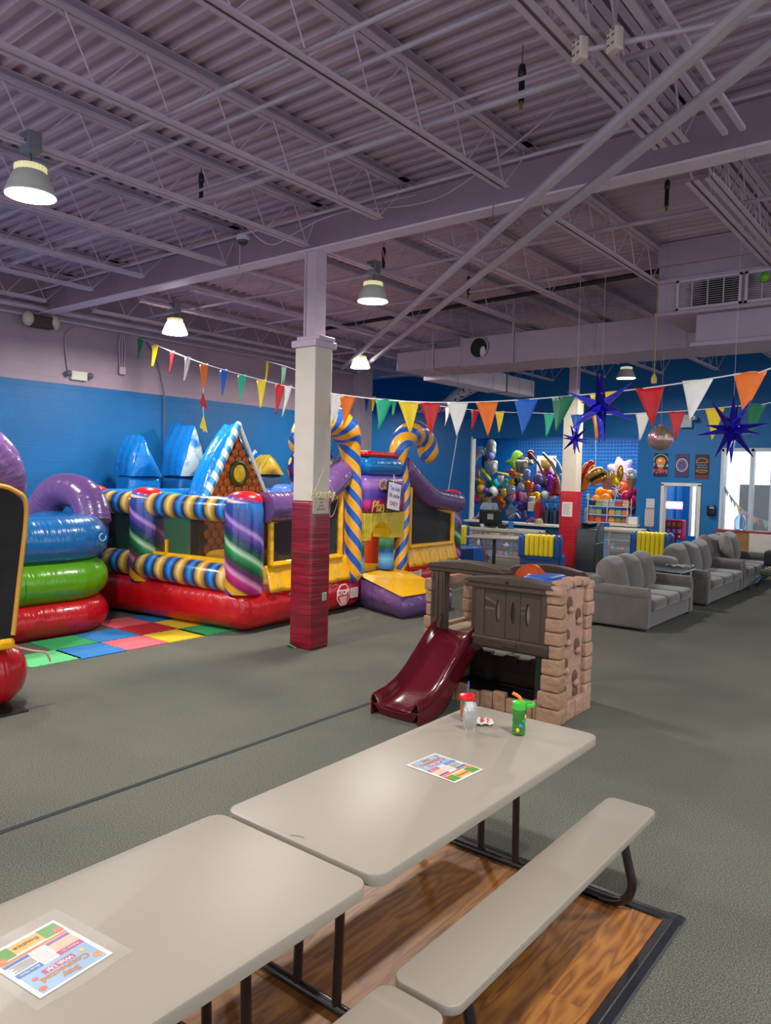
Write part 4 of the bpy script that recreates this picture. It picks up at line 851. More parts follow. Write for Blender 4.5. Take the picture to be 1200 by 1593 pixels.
# speckled sleeve hanging behind
m, nt, bs = newmat('confetti'); tc = N(nt, 'ShaderNodeTexCoord'); vo = N(nt, 'ShaderNodeTexVoronoi', i_Scale=9.); nt.links.new(tc.outputs['Object'], vo.inputs[0]); rr = ramp(nt, vo.outputs[0], [(.28, '2c2f3c'), (.34, 'c4bcc2')]); nt.links.new(rr.outputs[0], bs.inputs['Base Color'])
o = MB().tube(smoothpts([PY(652, 634, 18.2), PY(690, 632, 18.2), PY(712, 615, 18.2), PY(738, 602, 18.2)]), .2, 14, flat=.8).build('hanging_sleeve', m); tag(o, 'pale sleeve speckled with dark dots high on the blue wall', 'decoration')
# ============================================================ STAR BALLOONS, DISCO BALL
def star(p, R_, lab, seed, top):
    rnd = random.Random(seed); t = root('star_balloon', lab, 'balloon', p); m_ = mat('1a148c', .12, metal=.6, var=.2, vscale=5, bmp=.15, bscale=12)
    dirs = []
    gr = (1+5**.5)/2
    for a in (-1, 1):
        for b_ in (-gr, gr): dirs += [Vector((0, a, b_)), Vector((a, b_, 0)), Vector((b_, 0, a))]
    dirs = [Matrix.Rotation(.35, 3, 'X') @ Matrix.Rotation(seed*.4, 3, 'Z') @ d.normalized() for d in dirs]
    dirs += [Vector((0, 0, 1)), Vector((0, 0, -1))]
    s = MB()
    for d in dirs:
        q = d.orthogonal().normalized(); s.tube([tuple(d*.06*R_), tuple(d*.2*R_), tuple(d*.5*R_), tuple(d*R_)], [R_*.16, R_*.14, R_*.085, .003], 4, up=q)
    s.ell((0, 0, 0), R_*.2, R_*.2, R_*.2, 12, 8)
    s.build('star', m_, t, ang=25)
    MB().cyl((0, 0, R_*.95), (0, 0, top-p.z), .0012, n=5).build('line', mat('8a8290', .5), t); return t
star(PY(935, 632, 6.12), .31, 'large dark blue spiked star balloon, leftmost large one, in front of the far post', 1, 5.16)
star(PY(895, 683, 5.7), .12, 'small dark blue spiked star balloon just below the large one', 2, 5.16)
star(PY(1140, 668, 6.15), .26, 'large dark blue spiked star balloon at the right, before the front window', 4, 5.16)
p = PY(1028, 682, 9.1); t = root('disco_ball', 'mirrored disco ball hanging between the star balloons', 'disco ball', p)
m, nt, bs = newmat('mirror_tiles'); tc = N(nt, 'ShaderNodeTexCoord'); mp = N(nt, 'ShaderNodeMapping'); mp.inputs['Scale'].default_value = (12, 36, 1); nt.links.new(tc.outputs['UV'], mp.inputs[0])
vo = N(nt, 'ShaderNodeTexVoronoi', i_Scale=1.); vo.inputs['Randomness'].default_value = 0; nt.links.new(mp.outputs[0], vo.inputs[0]); rr = ramp(nt, None, [(0, '8a7a6e'), (.35, 'a89a88'), (.6, 'c878a0'), (.8, '8a9a6a'), (1, '9a8a8a')]); nt.links.new(vo.outputs['Color'], rr.inputs[0]); nt.links.new(rr.outputs[0], bs.inputs['Base Color']); bs.inputs['Metallic'].default_value = .6; bs.inputs['Roughness'].default_value = .25
MB().ell((0, 0, 0), .148, .148, .148, 36, 20).build('ball', m, t, ang=3); MB().lathe([(0, .17), (.025, .165), (.03, .145)], n=12).cyl((0, 0, .16), (0, 0, 5.16-p.z), .0015, n=5).build('hanger', mat('b0545c', .4), t)
p = PY(1018, 590, 9.1); o = MB().lathe([(0, -.06), (.03, -.05), (.035, 0), (.02, .05), (.004, .07), (.003, 1.2)], n=12).build('hanging_ornament', mat('b89a3a', .4), loc=p); tag(o, 'tiny gold ornament on a thread above the disco ball', 'ornament')
# ============================================================ PICNIC TABLES
M_top = mat('8f877b', .42, var=.03, vscale=2, bmp=.04, bscale=180); M_side = mat('8f857a', .5); M_leg = mat('2a2120', .35, metal=.3, coat=.3)
def rrect(x0, x1, y0, y1, r, n=6):
    out = []
    for cx, cy__, a0 in ((x1-r, y1-r, 0), (x0+r, y1-r, PI/2), (x0+r, y0+r, PI), (x1-r, y0+r, 1.5*PI)): out += [(cx+r*math.cos(a0+PI/2*i/n), cy__+r*math.sin(a0+PI/2*i/n)) for i in range(n+1)]
    return out
def slab(x0, x1, y0, y1, z0, z1, r, e=.008):
    s = MB(); n_ = None; rings = [(0, z0), (0, z1-e), (e*.3, z1-e*.3), (e, z1)]; vs = []
    for ins, z in rings: p = rrect(x0+ins, x1-ins, y0+ins, y1-ins, r-ins); n_ = len(p); vs += [(a, b_, z) for a, b_ in p]
    fs = [(i*n_+k, i*n_+(k+1) % n_, (i+1)*n_+(k+1) % n_, (i+1)*n_+k) for i in range(len(rings)-1) for k in range(n_)]
    fs += [tuple(range(n_))[::-1], tuple((len(rings)-1)*n_+k for k in range(n_))]; return s.add(vs, fs)
def picnic(y, lab):
    t = root('picnic_table', lab, 'picnic table', (-1.865, y, 0)); hy = .91
    slab(-.385, .385, -hy, hy, .698, .74, .06).build('tabletop', M_top, t, ang=30)
    MB().box(-.34, .34, -hy+.06, hy-.06, .67, .70).build('underframe', M_side, t, ang=0)
    for s_ in (-1, 1):
        slab(s_*.57-.125, s_*.57+.125, -hy, hy, .41, .44, .05).build('bench_seat', M_top, t, ang=30)
    for e_ in (-1, 1):
        yy_ = e_*.70
        MB().tube([(-.5, yy_, .02), (.5, yy_, .02)], .022, 10).build('floor_rail', M_leg, t)
        for x in (.035, -.175): 
            MB().tube([(x, yy_, .02), (x, yy_-e_*.02, .69)], .019, 10).build('leg', M_leg, t)
        MB().tube([(-.175, yy_, .64), (.2, yy_-e_*.25, .69)], .011, 8).tube([(.035, yy_, .6), (.035, yy_-e_*.3, .69)], .011, 8).build('brace', M_leg, t)
        for s_ in (-1, 1):
            MB().tube(smoothpts([(s_*.40, yy_, .022), (s_*.54, yy_, .022), (s_*.62, yy_, .05), (s_*.655, yy_, .13), (s_*.63, yy_, .24), (s_*.585, yy_, .41)], 6), .022, 10).build('bench_leg', M_leg, t)
        
    return t
picnic(2.775, 'beige folding picnic table with cup and bottle on it, the farther of two')
tag(MB().tube(smoothpts([G(452, 1299, .741), G(462, 1300, .741), G(474, 1303, .741)], 4), .0012, 5).build('scuff_mark', mat('756b5c', .8)), 'thin dark scuff on the near end of the farther table top', 'scuff')
picnic(.93, 'beige folding picnic table at the lower left with only a flyer on it')
# ------------ things on the tables
def P2(x, y, z=.74): return G(x, y, z)
def dk_(h): return ''.join('%02x' % int(int(h[i:i+2], 16)*.80) for i in (0, 2, 4))
def flyer(name, corners, lab, sleeve, crumple=0):
    tl, tr, br_, bl = [Vector(c) for c in corners]      # top edge = 'Stay Connected' side
    c = (tl+tr+br_+bl)/4; xv = ((tr-tl)+(br_-bl)).normalized(); yv = ((tl-bl)+(tr-br_)).normalized(); w_ = (tr-tl).length/2+(br_-bl).length/2; h_ = (tl-bl).length/2+(tr-br_).length/2
    t = root(name, lab, 'flyer', c); M_ = frame((0, 0, 0), xv, yv)
    zz = [.0025]
    def rect(nm, u0, u1, v0, v1, hx, dz=.0003, rot=0):
        zz[0] += .00003; z = zz[0]
        return MB().box((u0-.5)*w_, (u1-.5)*w_, (v0-.5)*h_, (v1-.5)*h_, z, z+.0002, M=M_).build(nm, mat(dk_(hx), .5), t, ang=0)
    MB().box(-w_/2, w_/2, -h_/2, h_/2, .0012, .0025, M=M_).build('paper', mat('c4c2be', .5), t, ang=0)
    rect('sky_print', .06, .94, .60, .97, '9cc0e4'); rect('rule', .05, .95, .26, .30, 'e0782a'); rect('footer', .04, .30, .04, .24, '5aa028'); rect('footer', .70, .96, .04, .24, '5aa028'); rect('logo_plate', .30, .70, .05, .22, 'f0c060')
    rect('banner', .06, .40, .52, .60, 'c8307a'); rect('panel', .06, .38, .36, .52, 'f2c8a8'); rect('banner', .06, .38, .31, .36, '8a4aa0')
    rect('banner', .62, .95, .52, .60, '2a68b8'); rect('banner', .62, .95, .31, .36, '2a68b8'); rect('code_block', .42, .60, .36, .56, 'e4e2dc')
    for i in range(5): rect('text_line', .63, .92-.04*(i % 2), .485-.026*i, .497-.026*i, '6a6a70')
    def tx(s_, u, v, sz, hx, b_=.0): text(s_, sz*h_, M_ @ Matrix.Translation(((u-.5)*w_, (v-.5)*h_, .0032)), mat(dk_(hx), .5), t, 'print', .0002, bold=b_)
    tx('Stay', .5, .90, .11, 'c47a10', .0012); tx('Connected', .5, .80, .115, 'c47a10', .0012); rect('ribbon', .3, .72, .66, .74, 'c8307a'); tx('With Us!', .5, .70, .075, 'ffffff', .0004)
    tx('Follow Us', .23, .56, .045, 'ffffff'); tx('Book Now', .78, .56, .045, 'ffffff'); tx('Bounce', .5, .135, .09, 'a05010', .0005)
    for (u, v, r_, hx) in [(.12, .88, .045, 'e8a030'), (.88, .9, .04, 'e86a3a'), (.1, .2, .05, 'e8604a'), (.9, .22, .05, 'e88a3a'), (.18, .7, .03, 'f0d050'), (.84, .72, .03, 'e05a8a')]:
        MB().prism([M_ @ Vector(((u-.5)*w_+r_*h_*math.cos(a), (v-.5)*h_+r_*h_*math.sin(a), .0032)) for a in [i*.52 for i in range(12)]], (0, 0, .0002)).build('blob_print', mat(dk_(hx), .5), t, ang=0)
    if sleeve:
        m_ = mat('f4f4f4', .28, alpha=.06, bmp=.25, bscale=7)
        s = MB().grid(lambda u, v: M_ @ Vector(((u-.5)*w_*1.32, (v-.5)*h_*1.32, .006+.004*math.sin(u*9)*math.sin(v*7)+(.012*max(0, u-.75)))), 24, 24); s.build('plastic_sleeve', m_, t)
    return t
flyer('flyer', [P2(632, 1190), P2(680, 1172), P2(749, 1198), P2(708, 1220)], 'printed flyer lying flat near the middle of the farther table', False)
flyer('flyer', [P2(165, 1488), P2(50, 1564), P2(-18, 1486), P2(94, 1429)], 'printed flyer in a clear plastic sleeve on the lower left table', True)
# cup with straw
p = P2(726, 1121); t = root('sippy_cup', 'clear cup with red lid and blue straw on the farther table', 'cup', p)
MB().lathe([(0, .002), (.028, .002), (.031, .01), (.034, .06), (.038, .125), (.036, .125), (.030, .02), (0, .015)], n=24).build('cup', mat('d6c6c2', .1, trans=.8, ior=1.3), t)
MB().lathe([(.0, .148), (.03, .146), (.042, .14), (.044, .13), (.044, .12), (.04, .12)], n=24).build('lid', mat('d0101c', .3), t); MB().cyl((0, 0, .03), (.004, .004, .215), .004, n=10).build('straw', mat('2e62b0', .3), t)
MB().prism([(-.02, -.031, .03), (.008, -.035, .03), (.012, -.038, .09), (-.022, -.033, .09)], (0, -.001, 0)).build('sticker', mat('a0603a', .5), t, ang=0)
p = P2(731, 1136); t = root('foil_pouch', 'silver foil drink pouch standing in front of the red lidded cup', 'pouch', p, .67)
MB().grid(lambda u, v: Vector(((u-.5)*(.056+.02*math.sin(v*PI)), -.014*math.sin(PI*v)*math.sin(PI*u)-.003*math.sin(u*20+v*9), v*.15)), 12, 14).grid(lambda u, v: Vector(((.5-u)*(.056+.02*math.sin(v*PI)), .014*math.sin(PI*v)*math.sin(PI*u), v*.15)), 12, 14).build('pouch', foil('b8b6b4'), t)
p = P2(745, 1126); t = root('snack_wrapper', 'crumpled white, red and orange snack wrapper beside the foil pouch', 'wrapper', p, .67)
s = MB().grid(lambda u, v: Vector(((u-.5)*.15, (v-.5)*.08, .004+.012*abs(math.sin(u*11+v*5))+.008*math.sin(v*14))), 16, 10); s.build('wrapper', mat('d8ccc8', .3, bmp=.6), t, solid=.001)
s = MB().grid(lambda u, v: Vector((.01+u*.045, (v-.5)*.05, .018+.012*math.sin(u*8))), 6, 6).build('printed_side', mat('e0562a', .35), t, solid=.001); MB().grid(lambda u, v: Vector((-.07+u*.04, (v-.5)*.05, .014+.01*math.sin(u*8))), 6, 6).build('printed_side', mat('8a4a78', .35), t, solid=.001)
p = P2(807, 1142); t = root('water_bottle', 'green sports bottle with orange spout and loop on the farther table', 'bottle', p, .67)
MB().lathe([(0, .0), (.03, .0), (.034, .006), (.034, .05), (.031, .06), (.034, .07), (.034, .13), (.03, .14), (.028, .14), (.031, .02), (0, .01)], n=24).build('bottle', mat('66b862', .12, trans=.75, ior=1.33), t)
MB().lathe([(.036, .132), (.037, .15), (.036, .168), (.02, .176), (0, .177)], n=24).build('lid', mat('3fb23a', .35), t); MB().tube(arc((.05, 0, .155), .024, -2.2, 2.2, 12, 'xy'), .007, 8, flat=1.6).build('loop', mat('3fb23a', .35), t)
MB().tube(smoothpts([(.005, 0, .175), (0, 0, .19), (-.02, 0, .205), (-.036, 0, .212)], 5), [.009]*16, 10).build('spout', mat('e8801c', .35), t)
random.seed(5)
for k, c_ in enumerate(['d8a82a', '2a7ac0', '1f9050', 'e0b03a', '2a7ac0']): a = -1.9+k*.45; MB().ell((.0345*math.cos(a), .0345*math.sin(a), .03+.022*k), .004, .010, .012, 8, 6, M=Matrix.Rotation(a, 3, 'Z')).build('picture', mat(c_, .4), t)
# ============================================================ CLIMBER WITH SLIDE
C0 = Vector((-3.4, 6.1, 0)); K = root('toddler_climber', 'brown and tan plastic toddler climber with a rock wall', 'climber', C0)
def c3(x, y, z): return Vector((x, y, z))-C0
class CB(MB):
    pass
def cbox(mb, x0, x1, y0, y1, z0, z1, r=.02): return mb.rbox(x0-C0.x, x1-C0.x, y0-C0.y, y1-C0.y, z0, z1, r, 2)
M_br = mat('423327', .5, var=.08, bmp=.15, bscale=25, stretch=(6, 6, .6)); M_brd = mat('35271b', .5, bmp=.1); M_tan = mat('94735a', .7, var=.16, vscale=9, bmp=.9, bscale=16); M_tan2 = mat('a17e6c', .7, var=.14, vscale=9, bmp=.9, bscale=16)
# gate panel
s = MB()
holes = [-3.27, -3.12, -2.98]
cbox(s, -3.50, -3.40, 5.72, 5.78, .57, 1.10); s.build('gate_post', M_br, K); s = MB(); cbox(s, -2.86, -2.76, 5.72, 5.78, .57, 1.10); s.build('gate_post', M_br, K)
s = MB(); zz0, zz1 = .66, 1.09
edges = [-3.40]+[h_ for h_ in holes]+[-2.86]
def slot_panel(x0, x1, hx):   # board with a leaf shaped hole
    n_ = 16; hw_, hh, zc_ = .022, .10, .885; ring_ = []; out_ = []
    for i in range(n_):
        a = 2*PI*i/n_; ring_.append((hx+hw_*math.copysign(abs(math.cos(a))**1.4, math.cos(a)), zc_+hh*math.sin(a)))
        ca, sa = math.cos(a), math.sin(a); k_ = min(((x1-hx) if ca > 0 else (hx-x0))/max(abs(ca), 1e-6), ((zz1-zc_) if sa > 0 else (zc_-zz0))/max(abs(sa), 1e-6)); out_.append((hx+ca*k_, zc_+sa*k_))
    cs = [(x1, zz1), (x0, zz1), (x0, zz0), (x1, zz0)]
    for i in range(n_):
        a, b_ = i, (i+1) % n_
        q = [ring_[a], out_[a], out_[b_], ring_[b_]]
        if abs(out_[a][0]-out_[b_][0]) > 1e-4 and abs(out_[a][1]-out_[b_][1]) > 1e-4:
            cx = out_[a][0] if abs(out_[a][0]-x0) < 1e-4 or abs(out_[a][0]-x1) < 1e-4 else out_[b_][0]; cz_ = out_[a][1] if abs(out_[a][1]-zz0) < 1e-4 or abs(out_[a][1]-zz1) < 1e-4 else out_[b_][1]
            q = [ring_[a], out_[a], (cx, cz_), out_[b_], ring_[b_]]
        s.prism([c3(x_, 5.735, z_) for x_, z_ in q], (0, .03, 0))
slot_panel(-3.40, -3.195, holes[0]); slot_panel(-3.19, -3.05, holes[1]); slot_panel(-3.045, -2.86, holes[2])
s.build('gate_boards', M_br, K, ang=20)
s = MB(); cbox(s, -3.50, -2.76, 5.70, 5.79, .55, .66); s.rbox(-3.2-C0.x, -3.06-C0.x, 5.69-C0.y, 5.71-C0.y, .585, .635, .006).build('gate_bottom_rail', M_brd, K)
def archrail(x0, x1, y0, y1, z0, z1, rise, name, m_):
    s = MB()
    def prof(u): return z1+rise*math.sin(PI*u)-(.03 if u < .03 or u > .97 else 0)
    n_ = 20; top = [(x0+(x1-x0)*i/n_, prof(i/n_)) for i in range(n_+1)]; poly = [(x0, z0)]+top+[(x1, z0)]
    s.prism([c3(a, y0, b_) for a, b_ in poly], (0, y1-y0, 0)); return s.build(name, m_, K, bevel=.008)
archrail(-3.56, -2.74, 5.69, 5.80, 1.08, 1.155, .035, 'gate_top_rail', M_br); archrail(-3.6, -2.72, 5.67, 5.82, 1.13, 1.16, .04, 'gate_top_rail', M_br)
MB().ell(c3(-3.15, 5.668, 1.16), .018, .006, .018, 12, 8).build('rail_hole', M_black, K)
# slide side posts and lintel
s = MB(); cbox(s, -4.08, -3.92, 5.86, 5.96, .55, 1.17, .015)
for dx in (-4.05, -4.0, -3.95): cbox(s, dx-.012, dx+.012, 5.85, 5.87, .56, 1.15, .004)
s.build('slide_post', M_br, K); s = MB(); cbox(s, -3.62, -3.50, 5.86, 5.96, .55, 1.17, .015); s.build('slide_post', M_br, K)
archrail(-4.1, -3.28, 5.84, 5.97, 1.16, 1.22, .04, 'lintel', M_br); archrail(-4.12, -3.26, 5.82, 5.99, 1.20, 1.23, .045, 'lintel', M_br)
# back rail and posts
archrail(-3.62, -2.84, 6.56, 6.66, 1.04, 1.18, .05, 'back_rail', M_brd)
s = MB(); cbox(s, -3.6, -3.5, 6.56, 6.64, .55, 1.06); cbox(s, -2.94, -2.84, 6.56, 6.64, 0, 1.06, .01); s.build('back_post', M_br, K)
# stone walls
def stones(mb, f, u0, u1, v0, v1, nu, nv, gap=.008, r=.018):
    pass
def stonecol(mb, x0, x1, y0, y1, z0, z1, n_, seed=1, flare=0):
    rnd = random.Random(seed); h_ = (z1-z0)/n_
    for i in range(n_):
        e_ = rnd.uniform(-.008, .008)+flare*(1-i/n_); mb.rbox(x0-C0.x-e_, x1-C0.x+e_, y0-C0.y-e_, y1-C0.y+e_, z0+i*h_+.003, z0+(i+1)*h_-.003, .016, 2)
s = MB(); stonecol(s, -2.80, -2.66, 5.71, 5.83, .55, 1.12, 5, 1); stonecol(s, -2.83, -2.66, 5.70, 5.84, 0, .55, 4, 2, .012); s.build('stone_corner', M_tan, K, label='tan stone block corner')
s = MB(); stonecol(s, -2.77, -2.66, 6.24, 6.38, .0, 1.1, 9, 3, .004); s.build('stone_corner', M_tan2, K)
s = MB(); cbox(s, -2.80, -2.70, 5.75, 6.34, .02, 1.12, .02)
for i in range(5): a = PI*(.5+i)/5; s.rbox(-2.80-C0.x, -2.66-C0.x, 6.04-C0.y-.30*math.cos(a)-.07, 6.04-C0.y-.30*math.cos(a)+.07, 1.06+.08*math.sin(a), 1.14+.07*math.sin(a), .02, 2)
for i in range(4): s.rbox(-2.80-C0.x, -2.655-C0.x, 5.72-C0.y+.165*i, 5.72-C0.y+.165*i+.16, .0, .17, .018, 2)
s.build('rock_wall', M_tan2, K, label='pinkish tan climbing wall panel')
rnd = random.Random(11); 
for k, (y, z) in enumerate([(5.95, 1.0), (6.13, .88), (5.92, .72), (6.12, .62), (5.9, .48), (6.1, .34), (5.88, .26), (6.12, .2), (5.95, .84), (6.14, .5)]):
    if k >= 8: continue
    h_ = MB(); h_.ell(c3(-2.70, y, z), .018, .055, .06, 12, 8).build('hand_hold', mat('5a4234', .8), K, label='dark recess of a climbing hold')
    MB().ell(c3(-2.69, y+.01, z-.055), .03, .05, .035, 10, 6).build('hand_hold', M_tan2, K)
# left stone wall with window, low front/back walls, platform
s = MB(); stonecol(s, -4.14, -4.04, 5.86, 5.98, 0, 1.08, 9, 5, .004); stonecol(s, -4.12, -4.04, 6.5, 6.62, 0, 1.08, 8, 6); cbox(s, -4.12, -4.05, 5.9, 6.6, 0, .62, .02); cbox(s, -4.12, -4.05, 5.9, 6.6, .98, 1.08, .02); s.build('left_wall', M_tan, K, label='tan stone left wall with a square window')
s = MB()
for i in range(9): x = -3.95+i*.13; s.rbox(x-C0.x, x+.124-C0.x, 5.74-C0.y, 5.80-C0.y, 0, .13+.02*(i % 3), .012, 2)
s.build('low_front_wall', M_tan, K); s = MB(); cbox(s, -4.05, -2.8, 6.54, 6.60, 0, .26, .02)
for i in range(9): x = -4.05+i*.14; s.rbox(x-C0.x, x+.13-C0.x, 6.53-C0.y, 6.61-C0.y, .22, .285+.02*(i % 2), .012, 2)
s.build('low_back_wall', M_brd, K)
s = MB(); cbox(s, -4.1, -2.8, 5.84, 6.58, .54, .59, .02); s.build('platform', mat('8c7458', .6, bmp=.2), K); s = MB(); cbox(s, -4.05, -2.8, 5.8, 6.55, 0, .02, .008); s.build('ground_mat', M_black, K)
s = MB(); cbox(s, -2.93, -2.87, 5.8, 5.86, .0, .56, .01); s.build('inner_post', M_black, K)
# wheel and blue roof piece
o = MB().lathe([(0, .03), (.05, .035), (.06, .02), (.13, .02), (.16, .03), (.165, .0), (.16, -.02), (0, -.02)], n=28).build('steering_wheel', mat('b84418', .4), K); o.matrix_local = Matrix.Translation(c3(-3.23, 6.25, 1.10)) @ Matrix.Rotation(math.radians(80), 4, 'X')
MB().lathe([(0, .01), (.02, .01), (.022, -.005)], n=12).build('wheel_hub', mat('d8d0c8', .4), o).matrix_local = Matrix.Translation((0, .05, .03)) 
s = MB(); cbox(s, -3.2, -2.9, 6.0, 6.4, .9, 1.185, .05); s.build('play_box', mat('2350a4', .4), K, label='blue moulded box inside the climber'); s = MB(); cbox(s, -3.0, -2.87, 5.99, 6.38, .95, 1.14, .04); s.build('play_box_side', mat('8390a8', .45), K)
# slide: own thing? it is bolted on -> part
def slidepath(v):
    pts = [(5.95, .615), (5.86, .61), (5.72, .545), (5.5, .36), (5.3, .205), (5.12, .125), (4.98, .10), (4.93, .09)]
    f_ = v*(len(pts)-1); i = min(int(f_), len(pts)-2); p0 = pts[max(i-1, 0)]; p1 = pts[i]; p2 = pts[i+1]; p3 = pts[min(i+2, len(pts)-1)]; t_ = f_-i
    return [.5*((2*p1[k])+(p2[k]-p0[k])*t_+(2*p0[k]-5*p1[k]+4*p2[k]-p3[k])*t_*t_+(3*p1[k]-p0[k]-3*p2[k]+p3[k])*t_**3) for k in (0, 1)]
def slidef(u, v):
    y, z = slidepath(v); w_ = .23+.02*v; x = (u-.5)*2
    lip = 0
    a = abs(x)
    if a < .62: xo = a/.62*.70; dz = .03*(a/.62)**4
    elif a < .85: k = (a-.62)/.23; xo = .70+.20*k; dz = .03+.085*(k**.8)
    else: k = (a-.85)/.15; xo = .90+.12*k; dz = .115-.07*k*k
    return c3(-3.77+math.copysign(xo*w_, x), y, z+dz*(.35+.65*min(1, v/.22)**1.5 if v < .22 else 1)-.02)
s = MB(); s.grid(slidef, 48, 56)
MR = mat('560b19', .18, coat=.6)
s.build('slide', MR, K, ang=60, solid=.012, label='glossy dark red slide')
def under(sg):
    def f(u, v): y, z = slidepath(v); return c3(-3.77+sg*(.23+.02*v), y, (z+.03)*(1-u*(1 if v < .9 else 1))*(1-.0)+u*max(0, z-.16)*(1 if v < .75 else 0))
    return f
MB().grid(under(1), 6, 40).grid(under(-1), 6, 40).build('slide_side', MR, K, ang=60, solid=.01)
MB().prism([c3(-3.53, 4.935, .10), c3(-4.01, 4.935, .10), c3(-3.93, 4.97, .0), c3(-3.61, 4.97, .0)], (0, .02, 0)).build('slide_foot', MR, K, bevel=.005)
MB().cyl(c3(-3.93, 5.80, .64), c3(-3.90, 5.80, .76), .03, .02, n=10).build('slide_clip', M_brd, K)
# ============================================================ SOFAS
M_sofa = mat('544e4a', .85, var=.13, vscale=5, bmp=.25, bscale=9, sheen=.4); M_sofa2 = mat('5d5752', .85, var=.14, vscale=6, bmp=.4, bscale=7, sheen=.4)
def sofa(y0, y1, x0, lab, back=.82, tilt=0, n_=3, dep=.88):
    t = root('sofa', lab, 'sofa', (x0, y0, 0), tilt); L_ = y1-y0; a = .17
    MB().rbox(-dep, -.02, .02, L_-.02, .04, .28, .03, 3).build('base', M_sofa, t)
    for q in (0, L_-a): MB().rbox(-dep+.02, .0, q, q+a, .04, .52, .035, 4).tube([(-dep+.06, q+a/2, .51), (-.02, q+a/2, .50)], a/2+.012, 16).build('arm', M_sofa, t)
    MB().rbox(-dep-.02, -dep+.2, .03, L_-.03, .05, .70, .07, 4).build('backrest', M_sofa, t)
    w_ = (L_-2*a)/n_
    for i in range(n_):
        q = a+i*w_; MB().rbox(-dep+.15, .03, q+.006, q+w_-.006, .27, .43, .055, 4, bulge=.012).build('seat_cushion', M_sofa, t)
        M_ = Matrix.Translation((-dep+.27, q+w_/2, .40)) @ Matrix.Rotation(math.radians(-14), 4, 'Y') @ Matrix.Rotation(math.radians([4, -5, 6][i % 3]), 4, 'X')
        MB().rbox(-.12, .13, -w_/2+.0, w_/2-.0, 0, back-.36, .10, 5, bulge=.05, M=M_).build('back_cushion', M_sofa2, t)
    for (x, y) in ((-.08, .08), (-.08, L_-.08), (-dep+.08, .08), (-dep+.08, L_-.08)): MB().box(x-.03, x+.03, y-.03, y+.03, 0, .05).build('foot', M_black, t, ang=0)
    return t
s1 = sofa(10.08, 12.15, -3.45, 'grey velvet sofa nearest the camera, beside the climber', .88)
s2 = sofa(12.95, 15.28, -3.45, 'grey velvet sofa in the middle of the row of three', .90)
s3 = sofa(15.36, 17.5, -3.46, 'grey velvet sofa farthest away, in front of the wooden desk', .95)
for (x, y, X_, s_, r_, h_, lab) in [(1080, 843, -4.35, .2, .3, '6f6862', 'grey throw cushion leaning on the middle sofa back'), (1113, 842, -4.1, .2, -.4, '86807b', 'pale grey throw cushion on the farthest sofa')]:
    p = PX(x, y+8, X_); M_ = Matrix.Rotation(r_, 4, 'X') @ Matrix.Rotation(-.3, 4, 'Y'); o = MB().rbox(-.09, .09, -s_, s_, -s_, s_, .085, 5, bulge=.03, M=M_).build('throw_cushion', mat(h_, .85, var=.1, bmp=.4, bscale=8), loc=p+Vector((.2, 0, .02))); tag(o, lab, 'cushion')
# side table between sofas
t = root('side_table', 'low side table with a glass like blue grey top between the first two sofas', 'side table', (-4.05, 12.55, 0))
MB().rbox(-.42, .42, -.33, .33, .60, .63, .012).build('tabletop', mat('7c8790', .12, metal=.2), t)
for x in (-.35, .35):
    for y in (-.27, .27): MB().cyl((x, y, 0), (x, y, .6), .015, n=8).build('leg', mat('aab0b6', .3, metal=.7), t)
o = MB().rbox(-.22, .22, -.15, .15, 0, .13, .06, 5, bulge=.03).build('folded_blanket', M_sofa2, loc=(-4.2, 12.9, .64)); tag(o, 'grey folded blanket on the side table between sofas', 'blanket')
o = MB().grid(lambda u, v: Vector(((u-.5)*.4, (v-.5)*.3, .02+.03*abs(math.sin(u*9+v*6)))), 14, 12).build('plastic_bag', mat('d0d4d8', .15, trans=.6, bmp=.6), loc=(-3.85, 12.75, .635), solid=.002); tag(o, 'crumpled clear plastic bag on the side table between sofas', 'bag')
# ============================================================ COUNTER AREA
M_gls = mat('e8f2f2', .04, alpha=.10); M_alu = mat('c9c8c0', .35, metal=.3)
def case(x0, x1, y0, y1, h, lab):
    t = root('display_case', lab, 'display case', ((x0+x1)/2, (y0+y1)/2, 0)); a = (x1-x0)/2; b_ = (y1-y0)/2; f = MB(); e_ = .018
    for x in (-a, a):
        for y in (-b_, b_): f.box(x-e_, x+e_, y-e_, y+e_, 0, h)
    for z in (.12, h-.03): f.box(-a, a, -b_-e_, -b_+e_, z-.02, z+.02).box(-a, a, b_-e_, b_+e_, z-.02, z+.02).box(-a-e_, -a+e_, -b_, b_, z-.02, z+.02).box(a-e_, a+e_, -b_, b_, z-.02, z+.02)
    f.build('frame', M_alu, t, ang=0); MB().box(-a-.03, a+.03, -b_-.03, -b_+.05, h-.01, h+.025).box(-a-.03, a+.03, b_-.16, b_+.03, h-.01, h+.025).box(-a-.03, -a+.04, -b_, b_, h-.01, h+.025).box(a-.04, a+.03, -b_, b_, h-.01, h+.025).build('top_rim', mat('cfc9b4', .3), t, ang=0); MB().box(-a, a, -b_, b_, h+.012, h+.018).build('top_glass', M_gls, t, ang=0)
    MB().box(-a, a, -b_, b_, .0, .11).build('plinth', mat('9c9a90', .5), t, ang=0)
    for z in (h*.42, h*.70): MB().box(-a+.02, a-.02, -b_+.05, b_-.02, z, z+.008).build('shelf', mat('aebfbc', .15, alpha=.35), t, ang=0)
    MB().box(-a+.02, a-.02, b_-.01, b_, .1, h-.03).build('back_panel', mat('666e70', .4), t, ang=0); MB().box(-a, a, -b_, -b_+.004, .12, h-.03).build('glass_pane', M_gls, t, ang=0)
    return t
case(-10.4, -8.25, 16.3, 16.8, .77, 'long glass display case full of small prizes behind the booth table')
case(-7.05, -6.12, 17.2, 17.7, .90, 'glass display case right of the grey kiosk')
